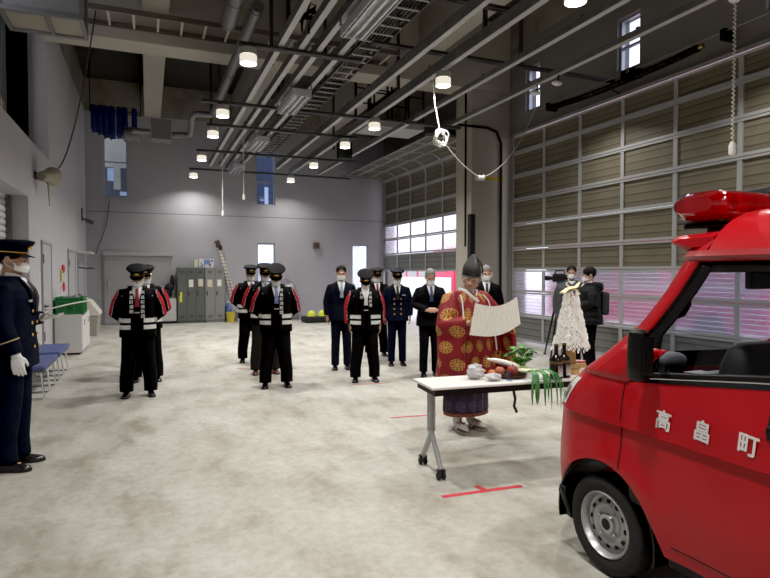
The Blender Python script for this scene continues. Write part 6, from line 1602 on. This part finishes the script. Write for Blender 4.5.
# interior
itm = mat('cabin_black', (.014,.014,.015), .6); itg = mat('cabin_grey', (.17,.175,.18), .5)
b = CM(); b.prism([(2.02,.6),(2.42,.6),(2.42,1.0),(2.28,1.05),(2.08,1.02),(2.02,.9)], 2.32, 3.56, 'x'); b.build('dashboard', itm, CAR, bevel=.02)
def seat(x0, x1):
    b = CM(); rg = []
    for z, d, k in ((.62,.10,.9),(.75,.11,1),(1.05,.09,1),(1.18,.075,.96),(1.25,.06,.86),(1.275,.03,.72)): rg.append([((x0+x1)/2+(x1-x0)/2*k*math.copysign(abs(math.cos(a))**.5, math.cos(a)), 1.88-(z-.62)*.12+d*math.copysign(abs(math.sin(a))**.7, math.sin(a)), z) for a in [2*PI*i/24 for i in range(24)]])
    b.rings(rg); b.box((x0,1.80,.55),(x1,2.13,.66)); b.build('seat', itm, CAR, smooth=True)
seat(2.40,2.90); seat(3.0,3.5)
b = CM(); b.lathe([(.150,-.012),(.165,-.010),(.170,0),(.165,.010),(.150,.012),(.145,0)], (0,0,0), 28); 
b = CM(); Ms = Matrix.Translation((-RX,-RY,0)) @ Matrix.Translation((3.22,2.02,1.08)) @ Matrix.Rotation(rad(50),4,'X'); b.M = Ms; b.tube([(.17*math.cos(2*PI*i/28), .17*math.sin(2*PI*i/28), 0) for i in range(29)], .014, 8); b.tube([(-.16,0,0),(0,0,-.03),(.16,0,0)], .012, 6); b.build('steering_wheel', itm, CAR, smooth=True)
b = CM(); b.ell((2.62,2.30,1.12),(.10,.06,.05)); b.box((2.56,2.26,1.05),(2.68,2.34,1.10)); b.build('dash_console', itg, CAR, smooth=True)
b = CM()
for i, (x, z, w) in enumerate(((2.5,1.066,.3),(2.55,1.075,.12),(2.85,1.07,.25))): b.box((x,2.06,z),(x+w,2.16,z+.012))
b.build('dash_papers', mat('dash_white', (.5,.5,.5), .6), CAR)
b = CM(); b.tube([(2.46,2.085,1.53),(2.455,2.06,1.50),(2.45,2.05,1.44),(2.45,2.08,1.39),(2.44,2.13,1.37),(2.43,2.17,1.375)], .011, 8); b.build('grab_handle', carblk, CAR, smooth=True)
b = CM(); b.box((2.56,1.82,1.52),(2.98,1.85,1.655)); b.build('sun_visor', itm, CAR, bevel=.01)
b = CM(); b.box((2.86,1.92,1.53),(3.02,1.94,1.59)); b.tube([(2.94,1.94,1.57),(2.94,1.98,1.64)], .01, 6); b.build('room_mirror', carblk, CAR, bevel=.008)
# ------------------------------------------------------------------ camera, daylight, view
cam = bpy.data.cameras.new('camera'); co_ = bpy.data.objects.new('camera', cam); COL.objects.link(co_)
cam.sensor_width = 36.; cam.sensor_fit = 'HORIZONTAL'; cam.lens = 36*578/770.; cam.clip_end = 200; cam.clip_start = .05
co_.location = (0, 0, 1.6)
YAW, PIT = rad(22.3), math.atan(17/578.)
co_.rotation_euler = Euler((PI/2-PIT, 0, -YAW), 'XYZ')
scene.camera = co_
w = bpy.data.worlds.new('world'); scene.world = w; w.use_nodes = True
wn = w.node_tree; bg_ = wn.nodes['Background']; bg_.inputs[0].default_value = (.88,.90,1.,1); bg_.inputs[1].default_value = 2.6
def area(name, loc, rot, sx, sy, p, c=(1,1,1)):
    L = bpy.data.lights.new(name, 'AREA'); L.shape = 'RECTANGLE'; L.size = sx; L.size_y = sy; L.energy = p; L.color = c
    o = bpy.data.objects.new(name, L); COL.objects.link(o); o.location = loc; o.rotation_euler = rot; return o
area('corridor_light', (5.2, 20.9, 2.85), (0,0,0), 4.5, 1.2, 170, (.95,.97,1.))
scene.view_settings.view_transform = 'Standard'; scene.view_settings.look = 'None'; scene.view_settings.exposure = -0.08; scene.view_settings.gamma = 1.0
cm = scene.view_settings; cm.use_curve_mapping = True; cm.curve_mapping.black_level = (.005,.005,.005); cm.curve_mapping.update()
scene.cycles.max_bounces = 8; scene.cycles.diffuse_bounces = 4; scene.cycles.transparent_max_bounces = 12; scene.cycles.sample_clamp_indirect = 4.
scene.cycles.use_denoising = True
